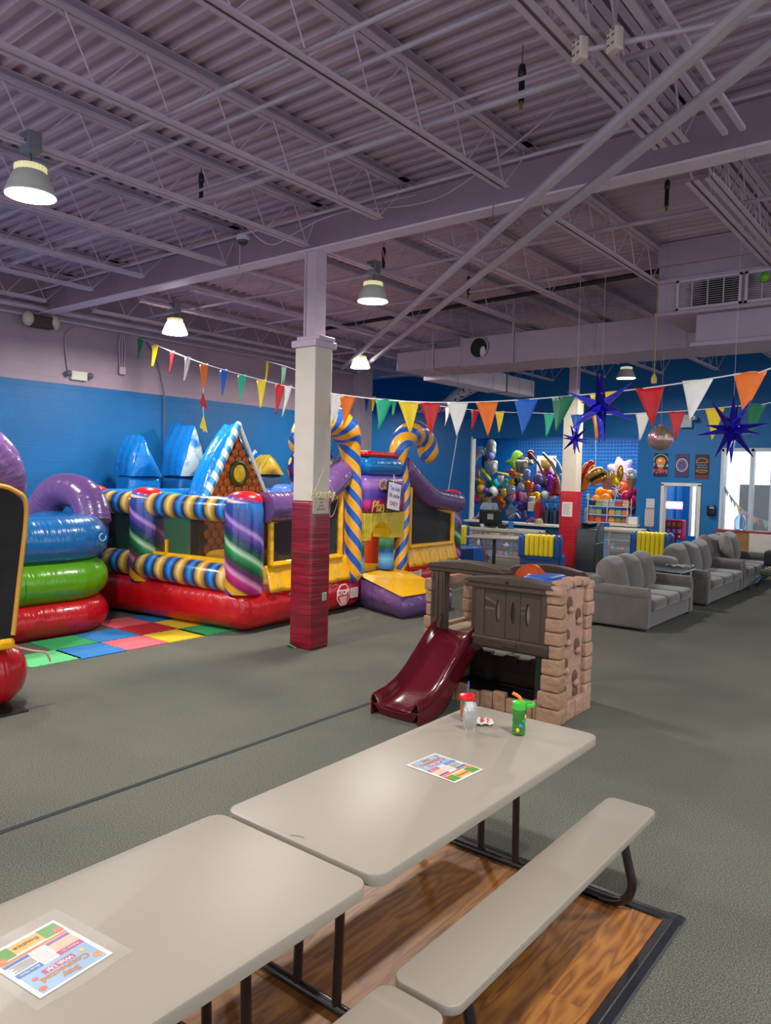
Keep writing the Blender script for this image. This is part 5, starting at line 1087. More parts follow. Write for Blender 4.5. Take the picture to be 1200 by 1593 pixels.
case(-7.98, -7.84, 17.0, 17.5, .80, 'narrow end of a glass case just left of the far post')
rnd = random.Random(21); PAL = [('silver', '8a8a90'), ('tan', 'a8845a'), ('red', 'c02a34'), ('blue', '2a5cb0'), ('pale blue', '7aa4d0'), ('dark', '2a2a34'), ('yellow', 'd8b83a'), ('white', 'd8d4ce'), ('pink', 'd06a94'), ('green', '3a8a54'), ('orange', 'd8702a'), ('purple', '6a3f94')]
def prize(p, col, hx, k, grp, where_):
    s = MB(); h_ = .09+.03*(k % 3)
    if k % 4 == 0: s.rbox(-.05, .05, -.035, .035, 0, h_, .012, 2)
    elif k % 4 == 1: s.ell((0, 0, .045), .045, .045, .045, 12, 8).ell((0, 0, .11), .035, .035, .033, 12, 8).ell((-.025, 0, .14), .012, .008, .014, 8, 6).ell((.025, 0, .14), .012, .008, .014, 8, 6)
    elif k % 4 == 2: s.lathe([(0, 0), (.035, 0), (.04, .06), (.025, .09), (.015, .1), (.015, .12), (0, .12)], n=14)
    else: s.ell((0, 0, .035), .07, .03, .035, 12, 8).lathe([(0, .05), (.03, .055), (.02, .09), (0, .1)], n=12)
    kind_ = ['box', 'soft toy', 'bottle', 'toy'][k % 4]
    o = s.build('prize_'+kind_.replace(' ', '_'), mat(hx, .45), loc=p); o.scale = (1.25, 1.25, 1.3); o.rotation_euler[2] = rnd.uniform(-.5, .5); tag(o, 'small %s %s, %s' % (col, kind_, where_), 'prize', grp)
k = 0; ORD = 'first second third fourth fifth sixth seventh eighth ninth tenth eleventh twelfth thirteenth fourteenth fifteenth'.split()
for (x0, x1, y, h, lab, n_) in [(-10.3, -8.35, 16.45, .77, 'of the long case', 15), (-6.97, -6.2, 17.33, .90, 'of the case by the kiosk', 7)]:
    for r_, z in enumerate((.115, h*.42+.012, h*.70+.012)):
        if r_ == 2 and n_ == 7: continue
        for i in range(n_):
            c_, hx = PAL[(k*5+i*3) % len(PAL)]; k += 1
            prize((x0+(x1-x0)*(i+.5)/n_+rnd.uniform(-.02, .02), y+rnd.uniform(-.04, .1), z), c_, hx, rnd.randrange(4), 'prizes %s, shelf %d' % (lab, r_+1), '%s from left, %s shelf %s' % (ORD[i], ['bottom', 'middle', 'top'][r_], lab))
# monitor, keyboard, person
t = root('monitor', 'black computer monitor seen from behind on the long display case', 'monitor', (-9.72, 16.55, .797), .12)
MB().rbox(-.31, .31, -.015, .02, .10, .44, .012).build('screen_housing', mat('17181c', .4), t); MB().box(-.08, .08, -.022, -.015, .2, .34).build('back_plate', mat('8b8d86', .5), t, ang=0); MB().cyl((0, .03, 0), (0, .01, .2), .025, n=10).rbox(-.12, .12, -.08, .1, 0, .015, .005).build('stand', mat('17181c', .4), t)
for (x, y, a, b_, c_, hx, nm, lab) in [(-10.15, 16.5, .14, .06, .03, '1c1c22', 'card_reader', 'black card reader on the left end of the long case'), (-9.35, 16.5, .1, .06, .05, '26262c', 'receipt_printer', 'black receipt printer right of the monitor'), (-9.12, 16.52, .05, .05, .09, '2f6ab0', 'tape_dispenser', 'blue tape dispenser on the long case'), (-9.9, 16.45, .04, .03, .04, 'c8c4c8', 'note_pad', 'pale note pad under the monitor')]:
    o = MB().rbox(-a, a, -b_, b_, 0, c_*2, .012).build(nm, mat(hx, .4), loc=(x, y, .797)); tag(o, lab, nm.replace('_', ' '))
def skin_body(name, pts, edges, rad, m, par, rootv=0, sub=2):
    me = bpy.data.meshes.new(name); me.from_pydata(pts, edges, []); me.materials.append(m); o = bpy.data.objects.new(name, me); COL.objects.link(o); o.parent = par
    md = o.modifiers.new('skin', 'SKIN'); md.use_smooth_shade = True
    for i, r_ in enumerate(rad): me.skin_vertices[0].data[i].radius = (r_, r_) if not isinstance(r_, tuple) else r_
    me.skin_vertices[0].data[rootv].use_root = True; s_ = o.modifiers.new('sub', 'SUBSURF'); s_.levels = sub; s_.render_levels = sub
    return o
pp = PY(766, 790, 17.9); px0 = pp.x; P_ = root('person', 'person in a grey t-shirt and black cap standing behind the monitor', 'person', (px0, 17.75, 0), 0)
M_skin = mat('b98a76', .55)
sv = [(0, 0, .92), (0, 0, 1.1), (0, -.01, 1.28), (0, 0, 1.36), (0, -.01, 1.42), (0, -.02, 1.50), (0, -.03, 1.56), (-.17, 0, 1.31), (-.23, -.04, 1.12), (-.22, -.22, 1.0), (-.20, -.36, .96), (.17, 0, 1.31), (.24, -.05, 1.12), (.2, -.24, 1.02), (.14, -.38, 1.0), (-.1, 0, .85), (-.1, .0, .48), (-.1, .02, .07), (-.1, -.12, .04), (.1, 0, .85), (.1, 0, .48), (.1, .02, .07), (.1, -.12, .04)]
se = [(0, 1), (1, 2), (2, 3), (3, 4), (4, 5), (5, 6), (2, 7), (7, 8), (8, 9), (9, 10), (2, 11), (11, 12), (12, 13), (13, 14), (0, 15), (15, 16), (16, 17), (17, 18), (0, 19), (19, 20), (20, 21), (21, 22)]
sr = [(.15, .11), (.15, .11), (.16, .11), .06, .052, .085, .075, .06, .048, .036, .03, .06, .048, .036, .03, .09, .06, .042, .035, .09, .06, .042, .035]
skin_body('body', sv, se, sr, M_skin, P_)
for sg, hx_, hy_, hz_ in ((-1, -.20, -.36, .96), (1, .14, -.38, 1.0)):
    s = MB(); s.rbox(hx_-.03, hx_+.03, hy_-.09, hy_+.01, hz_-.014, hz_+.012, .012)
    for q, ln in enumerate((.06, .07, .065, .05)): x = hx_-.026+q*.017; s.tube([(x, hy_-.085, hz_), (x, hy_-.085-ln*.6, hz_-.008), (x, hy_-.085-ln, hz_-.03)], [.008, .0075, .006], 8)
    s.tube([(hx_-sg*.026, hy_-.02, hz_), (hx_-sg*.05, hy_-.055, hz_-.008), (hx_-sg*.052, hy_-.085, hz_-.02)], [.01, .009, .007], 8); s.build('hand', M_skin, P_)
s = MB(); s.ell((0, -.115, 1.50), .013, .016, .02, 10, 8); s.ell((-.088, -.02, 1.51), .012, .02, .028, 8, 6).ell((.088, -.02, 1.51), .012, .02, .028, 8, 6); s.build('nose_and_ears', M_skin, P_)
MB().ell((-.03, -.098, 1.525), .012, .006, .006, 8, 6).ell((.03, -.098, 1.525), .012, .006, .006, 8, 6).build('eyes', M_black, P_); MB().ell((0, -.1, 1.455), .024, .006, .005, 8, 6).build('mouth', mat('8a4a42', .5), P_)
M_shirt = mat('9ea5b2', .8, bmp=.3, bscale=12)
skin_body('t_shirt', [(0, 0, .88), (0, 0, 1.1), (0, -.01, 1.27), (0, 0, 1.35), (-.17, 0, 1.31), (-.235, -.03, 1.15), (.17, 0, 1.31), (.245, -.04, 1.15)], [(0, 1), (1, 2), (2, 3), (2, 4), (4, 5), (2, 6), (6, 7)], [(.17, .13), (.165, .125), (.175, .125), .075, .078, .072, .078, .072], M_shirt, P_)
skin_body('trousers', [(0, 0, .92), (-.1, 0, .85), (-.1, 0, .48), (-.1, .02, .1), (.1, 0, .85), (.1, 0, .48), (.1, .02, .1)], [(0, 1), (1, 2), (2, 3), (0, 4), (4, 5), (5, 6)], [(.15, .12), .105, .075, .06, .105, .075, .06], mat('23262e', .8), P_)
MB().lathe([(.1, 1.55), (.102, 1.58), (.09, 1.625), (.05, 1.655), (0, 1.66)], (0, -.02, 0), 20).grid(lambda u, v: Vector(((u-.5)*.15, -.11-.075*v*math.sin(PI*u)**.5, 1.555-.015*v)), 8, 4).build('cap', mat('121216', .7), P_, label='black baseball cap')
# ---------------- balloons and toys in the alcove
def ngon(c, R_, n_, f, Y):  # outline in the plane facing the room
    return [Vector((c.x+R_*f(2*PI*i/n_)*math.cos(2*PI*i/n_), c.y, c.z+R_*f(2*PI*i/n_)*math.sin(2*PI*i/n_))) for i in range(n_)]
starf = lambda a: .55+.45*abs(((a*5/(2*PI)+.25) % 1)*2-1)
heart = lambda a: .75+.25*abs(math.sin(a))-.25*math.sin(a)**3*(1 if math.sin(a) < 0 else .6)
bear = lambda a: .8+.25*max(0, math.cos((a-PI/4)*1)**15)+.25*max(0, math.cos(a-3*PI/4)**15)
flower = lambda a: .85+.15*math.cos(a*7)
def balloon(x, y, R_px, kind_, hx, lab, Y=20.3, nm=None):
    p = PY(x, y, Y); sc_ = (p-CV).dot(fw)/F_PX; R_ = R_px*sc_*(1.0 if kind_ == 'round' else 1.22)
    s = MB()
    if kind_ == 'round': s.ell((0, 0, 0), R_, R_, R_*1.08, 20, 14).lathe([(0, -R_*1.2), (.02, -R_*1.18), (.01, -R_*1.05)], n=8); m_ = mat(hx, .25)
    elif kind_ in ('star', 'heart', 'bear', 'flower', 'disc'):
        f_ = {'star': starf, 'heart': heart, 'bear': bear, 'flower': flower, 'disc': lambda a: 1}[kind_]; s.puff(ngon(Vector(), R_, 40, f_, 0), (0, -1, 0), R_*.32); m_ = foil(hx)
    elif kind_ == 'long': s.tube([(-R_*.7, 0, R_*.7), (0, -.03, 0), (R_*.7, 0, -R_*.7)], [R_*.2, R_*.3, R_*.22], 14, round_end=True); m_ = mat(hx, .25)
    elif kind_ == 'stick': s.tube([(-R_, 0, R_*.2), (R_*.4, 0, -R_*.05), (R_, 0, -R_*.25)], [R_*.08, R_*.16, R_*.25], 12, round_end=True); m_ = mat(hx, .3)
    elif kind_ == 'dino': s.puff([Vector((a*R_, 0, b_*R_)) for a, b_ in [(-.1, -1), (.3, -.9), (.25, -.4), (.5, -.1), (.35, .2), (.85, .3), (1, .6), (.6, .95), (.2, 1), (-.1, .8), (-.25, .4), (-.4, .1), (-.9, -.1), (-.95, -.3), (-.5, -.4), (-.3, -.6)]], (0, -1, 0), R_*.25); m_ = foil(hx)
    elif kind_ == 'fish': s.puff([Vector((a*R_, 0, b_*R_)) for a, b_ in [(1, -.4), (.8, .1), (.3, .45), (-.2, .5), (-.5, .35), (-1, .8), (-.9, .2), (-1, -.2), (-.4, 0), (-.1, -.3), (.4, -.6)]], (0, -1, 0), R_*.3); m_ = foil(hx)
    elif kind_ == 'oval': s.puff(ngon(Vector(), R_, 32, lambda a: .6+.4*abs(math.sin(a))**1.5, 0), (0, -1, 0), R_*.25); m_ = foil(hx)
    elif kind_ == 'wing': s.puff([Vector((a*R_, 0, b_*R_)) for a, b_ in [(-.6, -1), (.1, -.8), (.4, -.1), (1, .4), (.9, .95), (.5, 1), (.1, .5), (-.2, .4), (-.5, 1), (-.8, .7), (-.7, 0)]], (0, -1, 0), R_*.2); m_ = foil(hx)
    elif kind_ == 'doll': s.ell((0, 0, R_*.75), R_*.2, R_*.15, R_*.25, 12, 8).puff([Vector((a*R_, 0, b_*R_)) for a, b_ in [(-.15, .6), (-.35, .3), (-.2, .1), (-.6, -1), (.6, -1), (.2, .1), (.35, .3), (.15, .6)]], (0, -1, 0), R_*.18); m_ = foil(hx)
    o = s.build(nm or (kind_+'_balloon'), m_, loc=p); return tag(o, lab, 'balloon')
B_ = [(738, 712, 15, 'wing', 'cfc8cc', 'tall white winged foil balloon at the upper left of the alcove'), (764, 698, 12, 'oval', 'b9bdb2', 'pale silver foil balloon leaning at the top left of the alcove'), (756, 718, 9, 'oval', '6a5a52', 'dark framed oval foil balloon beneath the pale silver one'), (765, 709, 6, 'round', '7a78b8', 'lilac round balloon beside the silver foil'), (764, 728, 12, 'bear', 'c9c2b4', 'cream foil figure balloon left of the alcove centre'), (741, 735, 9, 'heart', 'bba6a0', 'dusty pink heart shaped foil under the white wings'), (745, 726, 4, 'fish', '9ac0e0', 'small pale blue foil fin by the white wings'),
 (753, 702, 7, 'star', 'a8c6dc', 'pale blue foil star between the wings'), (740, 731, 8, 'stick', 'e2d24a', 'thin yellow twisting balloon at the left edge, upper'), (738, 745, 8, 'stick', 'ead23a', 'thin yellow twisting balloon at the left edge, lower'), (756, 738, 9, 'long', 'd8d020', 'long yellow banana shaped balloon'),
 (749, 750, 6.5, 'round', 'f08a1c', 'orange round balloon under the yellow banana one'), (741, 754, 6, 'round', '6f8fd0', 'periwinkle round balloon left of the orange one'), (735, 758, 6, 'round', '8a5cc0', 'violet round balloon at the alcove left edge'), (749, 760, 8, 'round', 'f2c040', 'yellow round balloon behind the peach one'), (745, 768, 9.5, 'round', 'f0ae62', 'big peach round balloon at the left cluster'), (734, 768, 7, 'round', 'c99ae0', 'pink lilac round balloon at the alcove left edge'), (742, 777, 6.5, 'round', 'd84a7a', 'hot pink round balloon at the bottom of the left cluster'),
 (757, 764, 5, 'round', '7a4ab8', 'purple round balloon left of the white one'), (763, 754, 7, 'star', '0f8a3a', 'shiny green foil star balloon in the left cluster'), (773, 752, 7, 'round', '25b0b8', 'turquoise round balloon right of the green star'), (768, 765, 8, 'round', 'dcdcc0', 'cream white round balloon above the cap'), (779, 762, 5, 'round', '6a3ab0', 'purple round balloon right of the cream one'), (753, 779, 5.5, 'flower', 'd8b020', 'gold foil flower balloon left of the cap'), (784, 766, 6, 'heart', 'e8c02a', 'yellow foil heart balloon right of the purple one'), (779, 746, 6, 'bear', 'd8d0b8', 'small cream foil bear near the thin yellow one'), (786, 752, 8, 'heart', '5cb0b8', 'teal foil heart balloon in the middle cluster'),
 (783, 737, 9, 'stick', 'f0c83a', 'yellow pointed balloon sticking out of the middle'), (800, 716, 13, 'dino', '86b83a', 'lime green foil reptile balloon at the top of the cluster'), (812, 726, 11, 'bear', '8a8274', 'grey brown foil animal above the middle cluster'), (821, 717, 10, 'fish', '8d8070', 'taupe foil animal at the top of the middle cluster'), (826, 706, 6, 'heart', '8a3a34', 'dark red foil tip at the top of the middle cluster'), (799, 736, 7, 'star', 'c86a2a', 'rust orange foil star under the reptile'), (808, 740, 7, 'flower', 'c8a070', 'tan foil flower in the middle cluster'), (793, 735, 5, 'bear', '7a4a6a', 'plum foil bear under the reptile'), (820, 737, 7, 'heart', '8088a8', 'slate blue foil heart beside the taupe animal'), (796, 750, 6, 'star', 'f0c020', 'bright yellow foil star in the middle cluster'), (804, 750, 6, 'bear', '3a3430', 'dark foil bear in the middle cluster'), (811, 757, 6.5, 'bear', 'd8d4cc', 'black and white foil panda like balloon'),
 (795, 762, 7, 'disc', 'aaa6a8', 'silver disc foil balloon left of the panda like one'), (819, 750, 6, 'flower', 'e89a3a', 'orange foil flower right of the panda like one'), (824, 758, 8, 'bear', 'c8603a', 'rusty orange foil animal right of centre'), (831, 750, 8, 'doll', 'c87a94', 'pink foil figure in the middle right'), (838, 746, 8, 'disc', '6a6296', 'dull violet foil disc at the middle right'), (847, 752, 7, 'bear', '2f3458', 'navy foil bear left of the purple gown figure'), (836, 760, 6, 'heart', '6a5aa0', 'violet foil heart at the middle right'), (806, 772, 8, 'bear', 'c82a74', 'magenta foil bear in the lower middle'), (797, 771, 7, 'heart', 'd890a4', 'rose foil heart in the lower middle'), (815, 774, 8, 'bear', 'e49ab4', 'light pink foil bear in the lower middle'),
 (790, 769, 6, 'star', '1f6ac0', 'blue foil star in the lower middle, upper of two'), (789, 778, 6, 'disc', '2478b4', 'blue foil disc in the lower middle, lower of two'), (776, 777, 10, 'fish', 'd86a1c', 'orange foil fish balloon right of the cap'), (781, 786, 7, 'bear', 'e07a2a', 'orange foil animal above the monitor'), (826, 770, 7, 'fish', 'e0842a', 'amber foil fish in the lower right of the cluster'), (835, 772, 7, 'heart', 'f0a41c', 'golden orange foil heart in the lower right of the cluster'), (828, 778, 6, 'bear', 'd8b0a0', 'peach foil bear in the lower right of the cluster'), (811, 788, 7, 'star', '5a3a7c', 'deep purple foil star just above the ledge, left'), (820, 787, 7, 'bear', '4a3a70', 'deep purple foil bear just above the ledge, right'), (817, 798, 8, 'doll', 'a86a90', 'mauve foil figure on the ledge'), (809, 800, 8, 'doll', '6a80c0', 'blue foil figure on the ledge'), (800, 796, 12, 'wing', '9ac0dc', 'pale blue foil wings right of the monitor'), (792, 798, 7, 'bear', 'c0b8a8', 'cream foil bear right of the monitor'),
 (850, 722, 9, 'bear', 'd8a45a', 'golden foil face balloon on the white poster'), (852, 731, 6, 'heart', 'c86a5a', 'coral foil heart under the golden face'), (842, 738, 8, 'star', 'd86a74', 'coral pink foil star left of the purple gown figure'), (856, 748, 14, 'doll', '8a2a9a', 'tall purple gown foil figure balloon'), (865, 753, 15, 'doll', 'b0283c', 'tall crimson gown foil figure balloon'), (848, 770, 7, 'round', 'b8beb8', 'silver sphere balloon over the dark tanks, left'), (860, 773, 6.5, 'round', 'a8a8b0', 'silver sphere balloon over the dark tanks, right'), (877, 741, 6, 'flower', '7ab8d8', 'light blue foil flower hanging by the far post'), (877, 752, 8, 'doll', '8aa8cc', 'pale blue trailing foil under the light blue flower')]
for b__ in B_: balloon(*b__, Y=20.3+((b__[0]*7+b__[1]*3) % 10)*.05)
for x, y, z, R_, h_, lab in [(-10.05, 20.1, 0, .11, 1.2, 'tall dark gas cylinder in the alcove, left one'), (-9.82, 20.1, 0, .11, 1.2, 'tall dark gas cylinder in the alcove, right one')]:
    q = PY(851 if 'left' in lab else 864, 800, 20.0); t = root('gas_cylinder', lab, 'gas cylinder', (q.x, 20.0, 0)); MB().lathe([(0, 0), (R_, 0), (R_, 1.1), (.06, 1.22), (.03, 1.25)], n=18).build('tank', mat('2a3138', .3, metal=.5), t); MB().lathe([(.03, 1.25), (.035, 1.27), (.035, 1.33), (0, 1.34)], n=10).build('valve', mat('aaa69a', .3, metal=.7), t)
def alc(x0, y0, x1, y1, Y, th, hx, nm, lab, cat, r_=.01): a = PY(x0, y1, Y); b_ = PY(x1, y0, Y); return tag(MB().rbox(a.x, b_.x, Y-th/2, Y+th/2, a.z, b_.z, r_).build(nm, mat(hx, .5)), lab, cat)
alc(835, 709, 866, 737, 21.2, .02, 'd8d2ca', 'wall_poster', 'white poster pinned on the grid panel behind the golden face', 'poster')
alc(836, 781, 842, 805, 20.0, .3, 'b01420', 'red_box', 'tall red box standing left of the gas cylinders', 'box'); alc(824, 781, 834, 795, 20.1, .25, 'cfc9b4', 'paper_stack', 'cream paper stack left of the tall red box', 'paper stack')
for pts, r_, hx, lab in [([(846, 706), (858, 720), (868, 742), (873, 765), (875, 800)], .05, '8c8278', 'long grey curved foil tail arching down the right of the alcove'), ([(826, 706), (837, 720), (845, 738), (850, 752)], .035, '7a5a50', 'brown curved foil arm slanting across the white poster'), ([(862, 713), (869, 720), (876, 735)], .03, 'b8b4ac', 'pale curved tube balloon above the light blue flower'), ([(792, 806), (803, 799), (809, 806)], .03, 'd8d0c0', 'cream curled tube balloon beside the blue figure')]:
    tag(MB().tube(smoothpts([PY(x, y, 20.15) for x, y in pts]), r_, 10, round_end=True).build('curved_balloon', foil(hx)), lab, 'balloon')
q = PY(838, 809, 18.9); o = MB().lathe([(.16, .0), (.11, .02), (.10, .1), (.05, .14), (0, .15)], n=20).build('straw_hat', mat('b89a74', .8, bmp=.4), loc=(q.x, 18.95, .805)); tag(o, 'tan straw hat on the ledge below the tall red box', 'hat')
q = PY(827, 800, 18.95); o = MB().tube([(-.14, 0, .02), (0, 0, .14), (.1, 0, .1), (.12, 0, .02)], .03, 10, round_end=True).build('red_horn', mat('c0222c', .35), loc=(q.x, 18.98, .81)); tag(o, 'red and white curved toy on the ledge beside the straw hat', 'toy')
# grid wire panels
t = root('grid_panel', 'blue wire grid panel on the alcove back wall', 'grid panel', (-9.7, 21.5, 0)); s = MB()
for i in range(40): s.box(-1.95+i*.1-.004, -1.95+i*.1+.004, -.01, 0, 1.2, 3.25)
for i in range(21): s.box(-1.95, 1.95, -.01, 0, 1.2+i*.1-.004, 1.2+i*.1+.004)
s.build('wires', mat('3f8fd0', .4), t, ang=0)
# right half of the alcove: food balloons
R2_ = [(967, 735, 21, 'flower', 'f0d6ea', 'huge pale pink scalloped foil balloon behind the food balloons', 20.9), (936, 768, 10, 'round', 'f08a12', 'orange round balloon, upper left of the orange bunch', 20.2), (928, 777, 7, 'round', 'ee8410', 'orange round balloon, lowest left of the orange bunch', 20.0), (943, 777, 9, 'round', 'f59622', 'orange round balloon at the front of the orange bunch', 19.9), (949, 770, 8, 'round', 'ea7c10', 'orange round balloon, right of the orange bunch', 20.3), (968, 760, 10, 'round', 'ee6a14', 'orange round balloon behind the white ribbon', 20.4), (975, 772, 9, 'round', 'c8104a', 'crimson round balloon, front of the crimson bunch', 20.1), (984, 780, 9, 'round', 'b80e44', 'crimson round balloon, lower right of the crimson bunch', 20.2), (984, 766, 8, 'round', 'd0185a', 'crimson round balloon, upper right of the crimson bunch', 20.4), (983, 794, 6, 'bear', '3a3050', 'dark foil bear under the crimson bunch', 20.0)]
for b__ in R2_: balloon(*b__[:6], Y=b__[6])
def foodroot(nm, x, y, Y, lab, sc=1): p = PY(x, y, Y); return root(nm, lab, 'balloon', p)
t = foodroot('hotdog_balloon', 913, 740, 19.9, 'hot dog shaped foil balloon at the left of the food balloons'); MB().tube([(-.15, 0, -.38), (-.08, 0, 0), (.12, 0, .34)], [.09, .13, .10], 14, round_end=True).build('sausage', foil('b8301c'), t)
MB().tube([(-.22, .05, -.30), (-.19, .05, 0), (-.02, .05, .3)], [.08, .11, .08], 12, round_end=True).tube([(-.02, -.08, -.36), (.08, -.08, -.05), (.22, -.08, .22)], [.08, .11, .08], 12, round_end=True).build('bun', foil('d8842a'), t)
t = foodroot('burger_balloon', 929, 741, 19.7, 'burger shaped foil balloon right of the hot dog'); Mr = Matrix.Rotation(-.5, 3, 'Y')
MB().ell(Mr @ Vector((0, 0, .1)), .27, .16, .14, 18, 10, M=Mr).build('bun_top', foil('dda052'), t); MB().ell(Mr @ Vector((0, 0, -.13)), .25, .15, .08, 18, 10, M=Mr).build('bun_bottom', foil('c88a3c'), t); MB().ell(Mr @ Vector((0, 0, -.04)), .26, .16, .05, 18, 8, M=Mr).build('patty', foil('5a3018'), t); MB().ell(Mr @ Vector((0, 0, .01)), .28, .17, .03, 18, 8, M=Mr).build('lettuce', foil('8aa85a'), t)
t = foodroot('fries_balloon', 947, 745, 19.8, 'box of fries shaped foil balloon in the middle of the food balloons'); MB().prism([(-.14, -.05, -.28), (.13, -.05, -.28), (.18, -.05, .06), (0, -.05, .0), (-.18, -.05, .06)], (0, .1, 0)).build('carton', foil('c88468'), t, bevel=.02)
s = MB()
for i in range(11): x = -.17+i*.034; s.box(x-.014, x+.014, -.03+.02*(i % 2), .0+.02*(i % 2), -.05, .2+.06*math.sin(i*2.3))
s.build('fries', foil('d8b81c'), t, bevel=.004)
t = foodroot('pizza_balloon', 961, 745, 19.8, 'yellow wedge and pointed foil balloon beside the fries'); MB().puff([(-.16, 0, -.22), (.12, 0, -.16), (-.04, 0, .12)], (0, -1, 0), .06).build('wedge', foil('f0dc1c'), t); MB().puff([Vector((.06+.09*math.sin(a)*(1 if abs(a-PI) < 2 else .8), .03, .16-.24*math.cos(a))) for a in [i*PI/8 for i in range(16)]], (0, -1, 0), .07).build('cone', foil('c8921c'), t)
t = foodroot('ice_cream_balloon', 983, 748, 19.7, 'ice cream cone shaped foil balloon at the right'); MB().lathe([(0, -.34), (.03, -.3), (.14, .06), (0, .08)], n=18).build('cone', foil('c08a5a'), t); MB().ell((0, 0, .14), .14, .12, .13).ell((-.02, -.02, .24), .09, .08, .08).build('scoop', foil('d8d8c8'), t)
t = foodroot('ribbon_bow', 961, 763, 19.7, 'white curly ribbon bow among the orange balloons'); s = MB(); rnd = random.Random(4)
for i in range(8): a = .3+i*.7; s.tube(smoothpts([(0, 0, 0), (.08*math.cos(a), -.05, .08*math.sin(a)), (.17*math.cos(a+.3), 0, .17*math.sin(a+.3))], 4), .012, 6)
s.tube(smoothpts([(0, 0, 0), (-.04, -.02, -.12), (-.06, 0, -.26)], 5), .014, 6).build('ribbon', mat('dfe4f2', .4), t)
# candy rack on the right ledge
ra = PY(915, 812, 18.9); rb = PY(977, 812, 18.9); w_ = rb.x-ra.x; t = root('candy_rack', 'white wire candy rack standing on the right ledge', 'rack', ((ra.x+rb.x)/2, 19.0, .943)); s = MB(); a = w_/2
for z in (0, .2, .42): s.box(-a, a, -.16, -.15, z, z+.02).box(-a, a, .1, .11, z, z+.02)
s.box(-a, a, -.16, -.15, .60, .615)
for x in (-a, 0, a): s.box(x-.008, x+.008, -.16, -.145, 0, .62).box(x-.008, x+.008, .1, .115, 0, .66)
s.build('frame', mat('dcd6d8', .4), t, ang=0)
sh_ = MB()
for z in (0.005, .205, .425): sh_.box(-a, a, -.15, .1, z, z+.01)
sh_.build('shelves', mat('c0b8c0', .3), t, ang=0)
CN = [['2c2c3c', '9aa860', 'b8b4a4', '9aa8b4', 'b84a4a', 'd8a870'], ['8c94a0', '98a85a', '3c3450', 'd89a4a', '8aa08c', 'd07a4a'], ['d83a34', 'e8683a', 'a03a6a', 'd8963a', '8a8a3c', 'b06a4a']]; CW = [['navy', 'olive', 'beige', 'grey', 'red', 'tan'], ['silver', 'green', 'plum', 'amber', 'sage', 'coral'], ['bright red', 'orange', 'magenta', 'gold', 'moss', 'brown']]
for r_ in range(3):
    for i in range(6):
        x = t.location.x-a+w_*(i+.5)/6; z = .943+[.435, .215, .015][r_]; o = MB().rbox(-.08, .08, -.05, .05, 0, .14, .02, 2).box(-.08, .08, -.052, -.05, .03, .09).build('candy_pack', mat(CN[r_][i], .35), loc=(x, 18.97, z)); tag(o, '%s candy pack on the %s tier of the candy rack' % (CW[r_][i], ['top', 'middle', 'bottom'][r_]), 'candy pack', 'candy packs on the rack')
o = MB().rbox(-.12, .12, -.1, .1, 0, .19, .01).build('white_box', mat('e4ded4', .5), loc=(PY(987, 812, 19).x, 18.98, .943)); tag(o, 'small white box at the right end of the ledge', 'box')
alc(913, 768, 918, 777, 20.8, .03, 'bcb8a8', 'wall_plate', 'pale plate on the alcove wall beside the far post', 'plate'); alc(911, 790, 918, 812, 19.4, .2, '8c8c7a', 'leaflet_holder', 'leaflet holder left of the candy rack', 'holder')
pipe('pull_cord', [PY(927, 640, 20.2), PY(927, 728, 20.2)], .01, mat('9abcd8', .5), 'white cord hanging above the burger balloon', 'cord')
# kiosk
t = root('arcade_kiosk', 'dark grey kiosk cabinet with a sloped blue grey panel beside the far post', 'kiosk', (-6.93, 16.2, 0), .1)
MB().prism([(-.2, -.35, 0), (-.2, .3, 0), (-.2, .3, 1.05), (-.2, .1, 1.1), (-.2, -.25, .95), (-.2, -.35, .62)], (.45, 0, 0)).build('cabinet', mat('2c3138', .35), t, bevel=.02)
MB().prism([(.252, -.22, .66), (.252, .22, .66), (.252, .2, 1.02), (.252, .1, 1.05), (.252, -.16, .9)], (.004, 0, 0)).build('side_panel', mat('44586e', .3), t, ang=0); MB().box(.25, .258, -.3, .25, .63, .645).build('trim_line', mat('9db4c8', .3), t, ang=0)
MB().ell((0, -.05, 1.07), .18, .2, .04).build('lid', mat('17191d', .4), t)
# booths
def booth(x, y, rz, lab, w=1.0, h=.95):
    t = root('diner_booth', lab, 'booth seat', (x, y, 0), rz); a = w/2
    MB().rbox(-a, a, -.5, .08, 0, .42, .05, 3).build('seat', mat('1f5aa8', .35), t)
    MB().rbox(-a-.03, -a+.14, -.02, .28, .35, h, .11, 5).rbox(a-.14, a+.03, -.02, .28, .35, h, .11, 5).rbox(-a+.1, a-.1, .08, .26, .3, h-.03, .08, 4).build('back_shell', mat('1f4f94', .3), t)
    s = MB(); n_ = 6
    for i in range(n_): q = -a+.12+(w-.24)*i/n_; s.rbox(q+.002, q+(w-.24)/n_-.002, -.03, .3, .42, h-.005, .035, 3)
    s.build('ribbed_cushion', mat('e6cb18', .35), t, label='yellow ribbed back cushion'); MB().box(-a+.02, a-.02, .1, .24, 0, .4).build('base', mat('23406c', .5), t); return t
booth(-7.3, 14.6, PI+.25, 'blue and yellow booth seat right of the grey booth table', .85, .88)
booth(-9.75, 14.9, 1.45, 'blue and yellow booth seat left of the grey booth table, partly hidden', 1.2, .9)
q = PY(1000, 830, 15.4); booth(q.x+.1, 15.6, .1, 'blue and yellow booth seat behind the sofas', .8, 1.0)
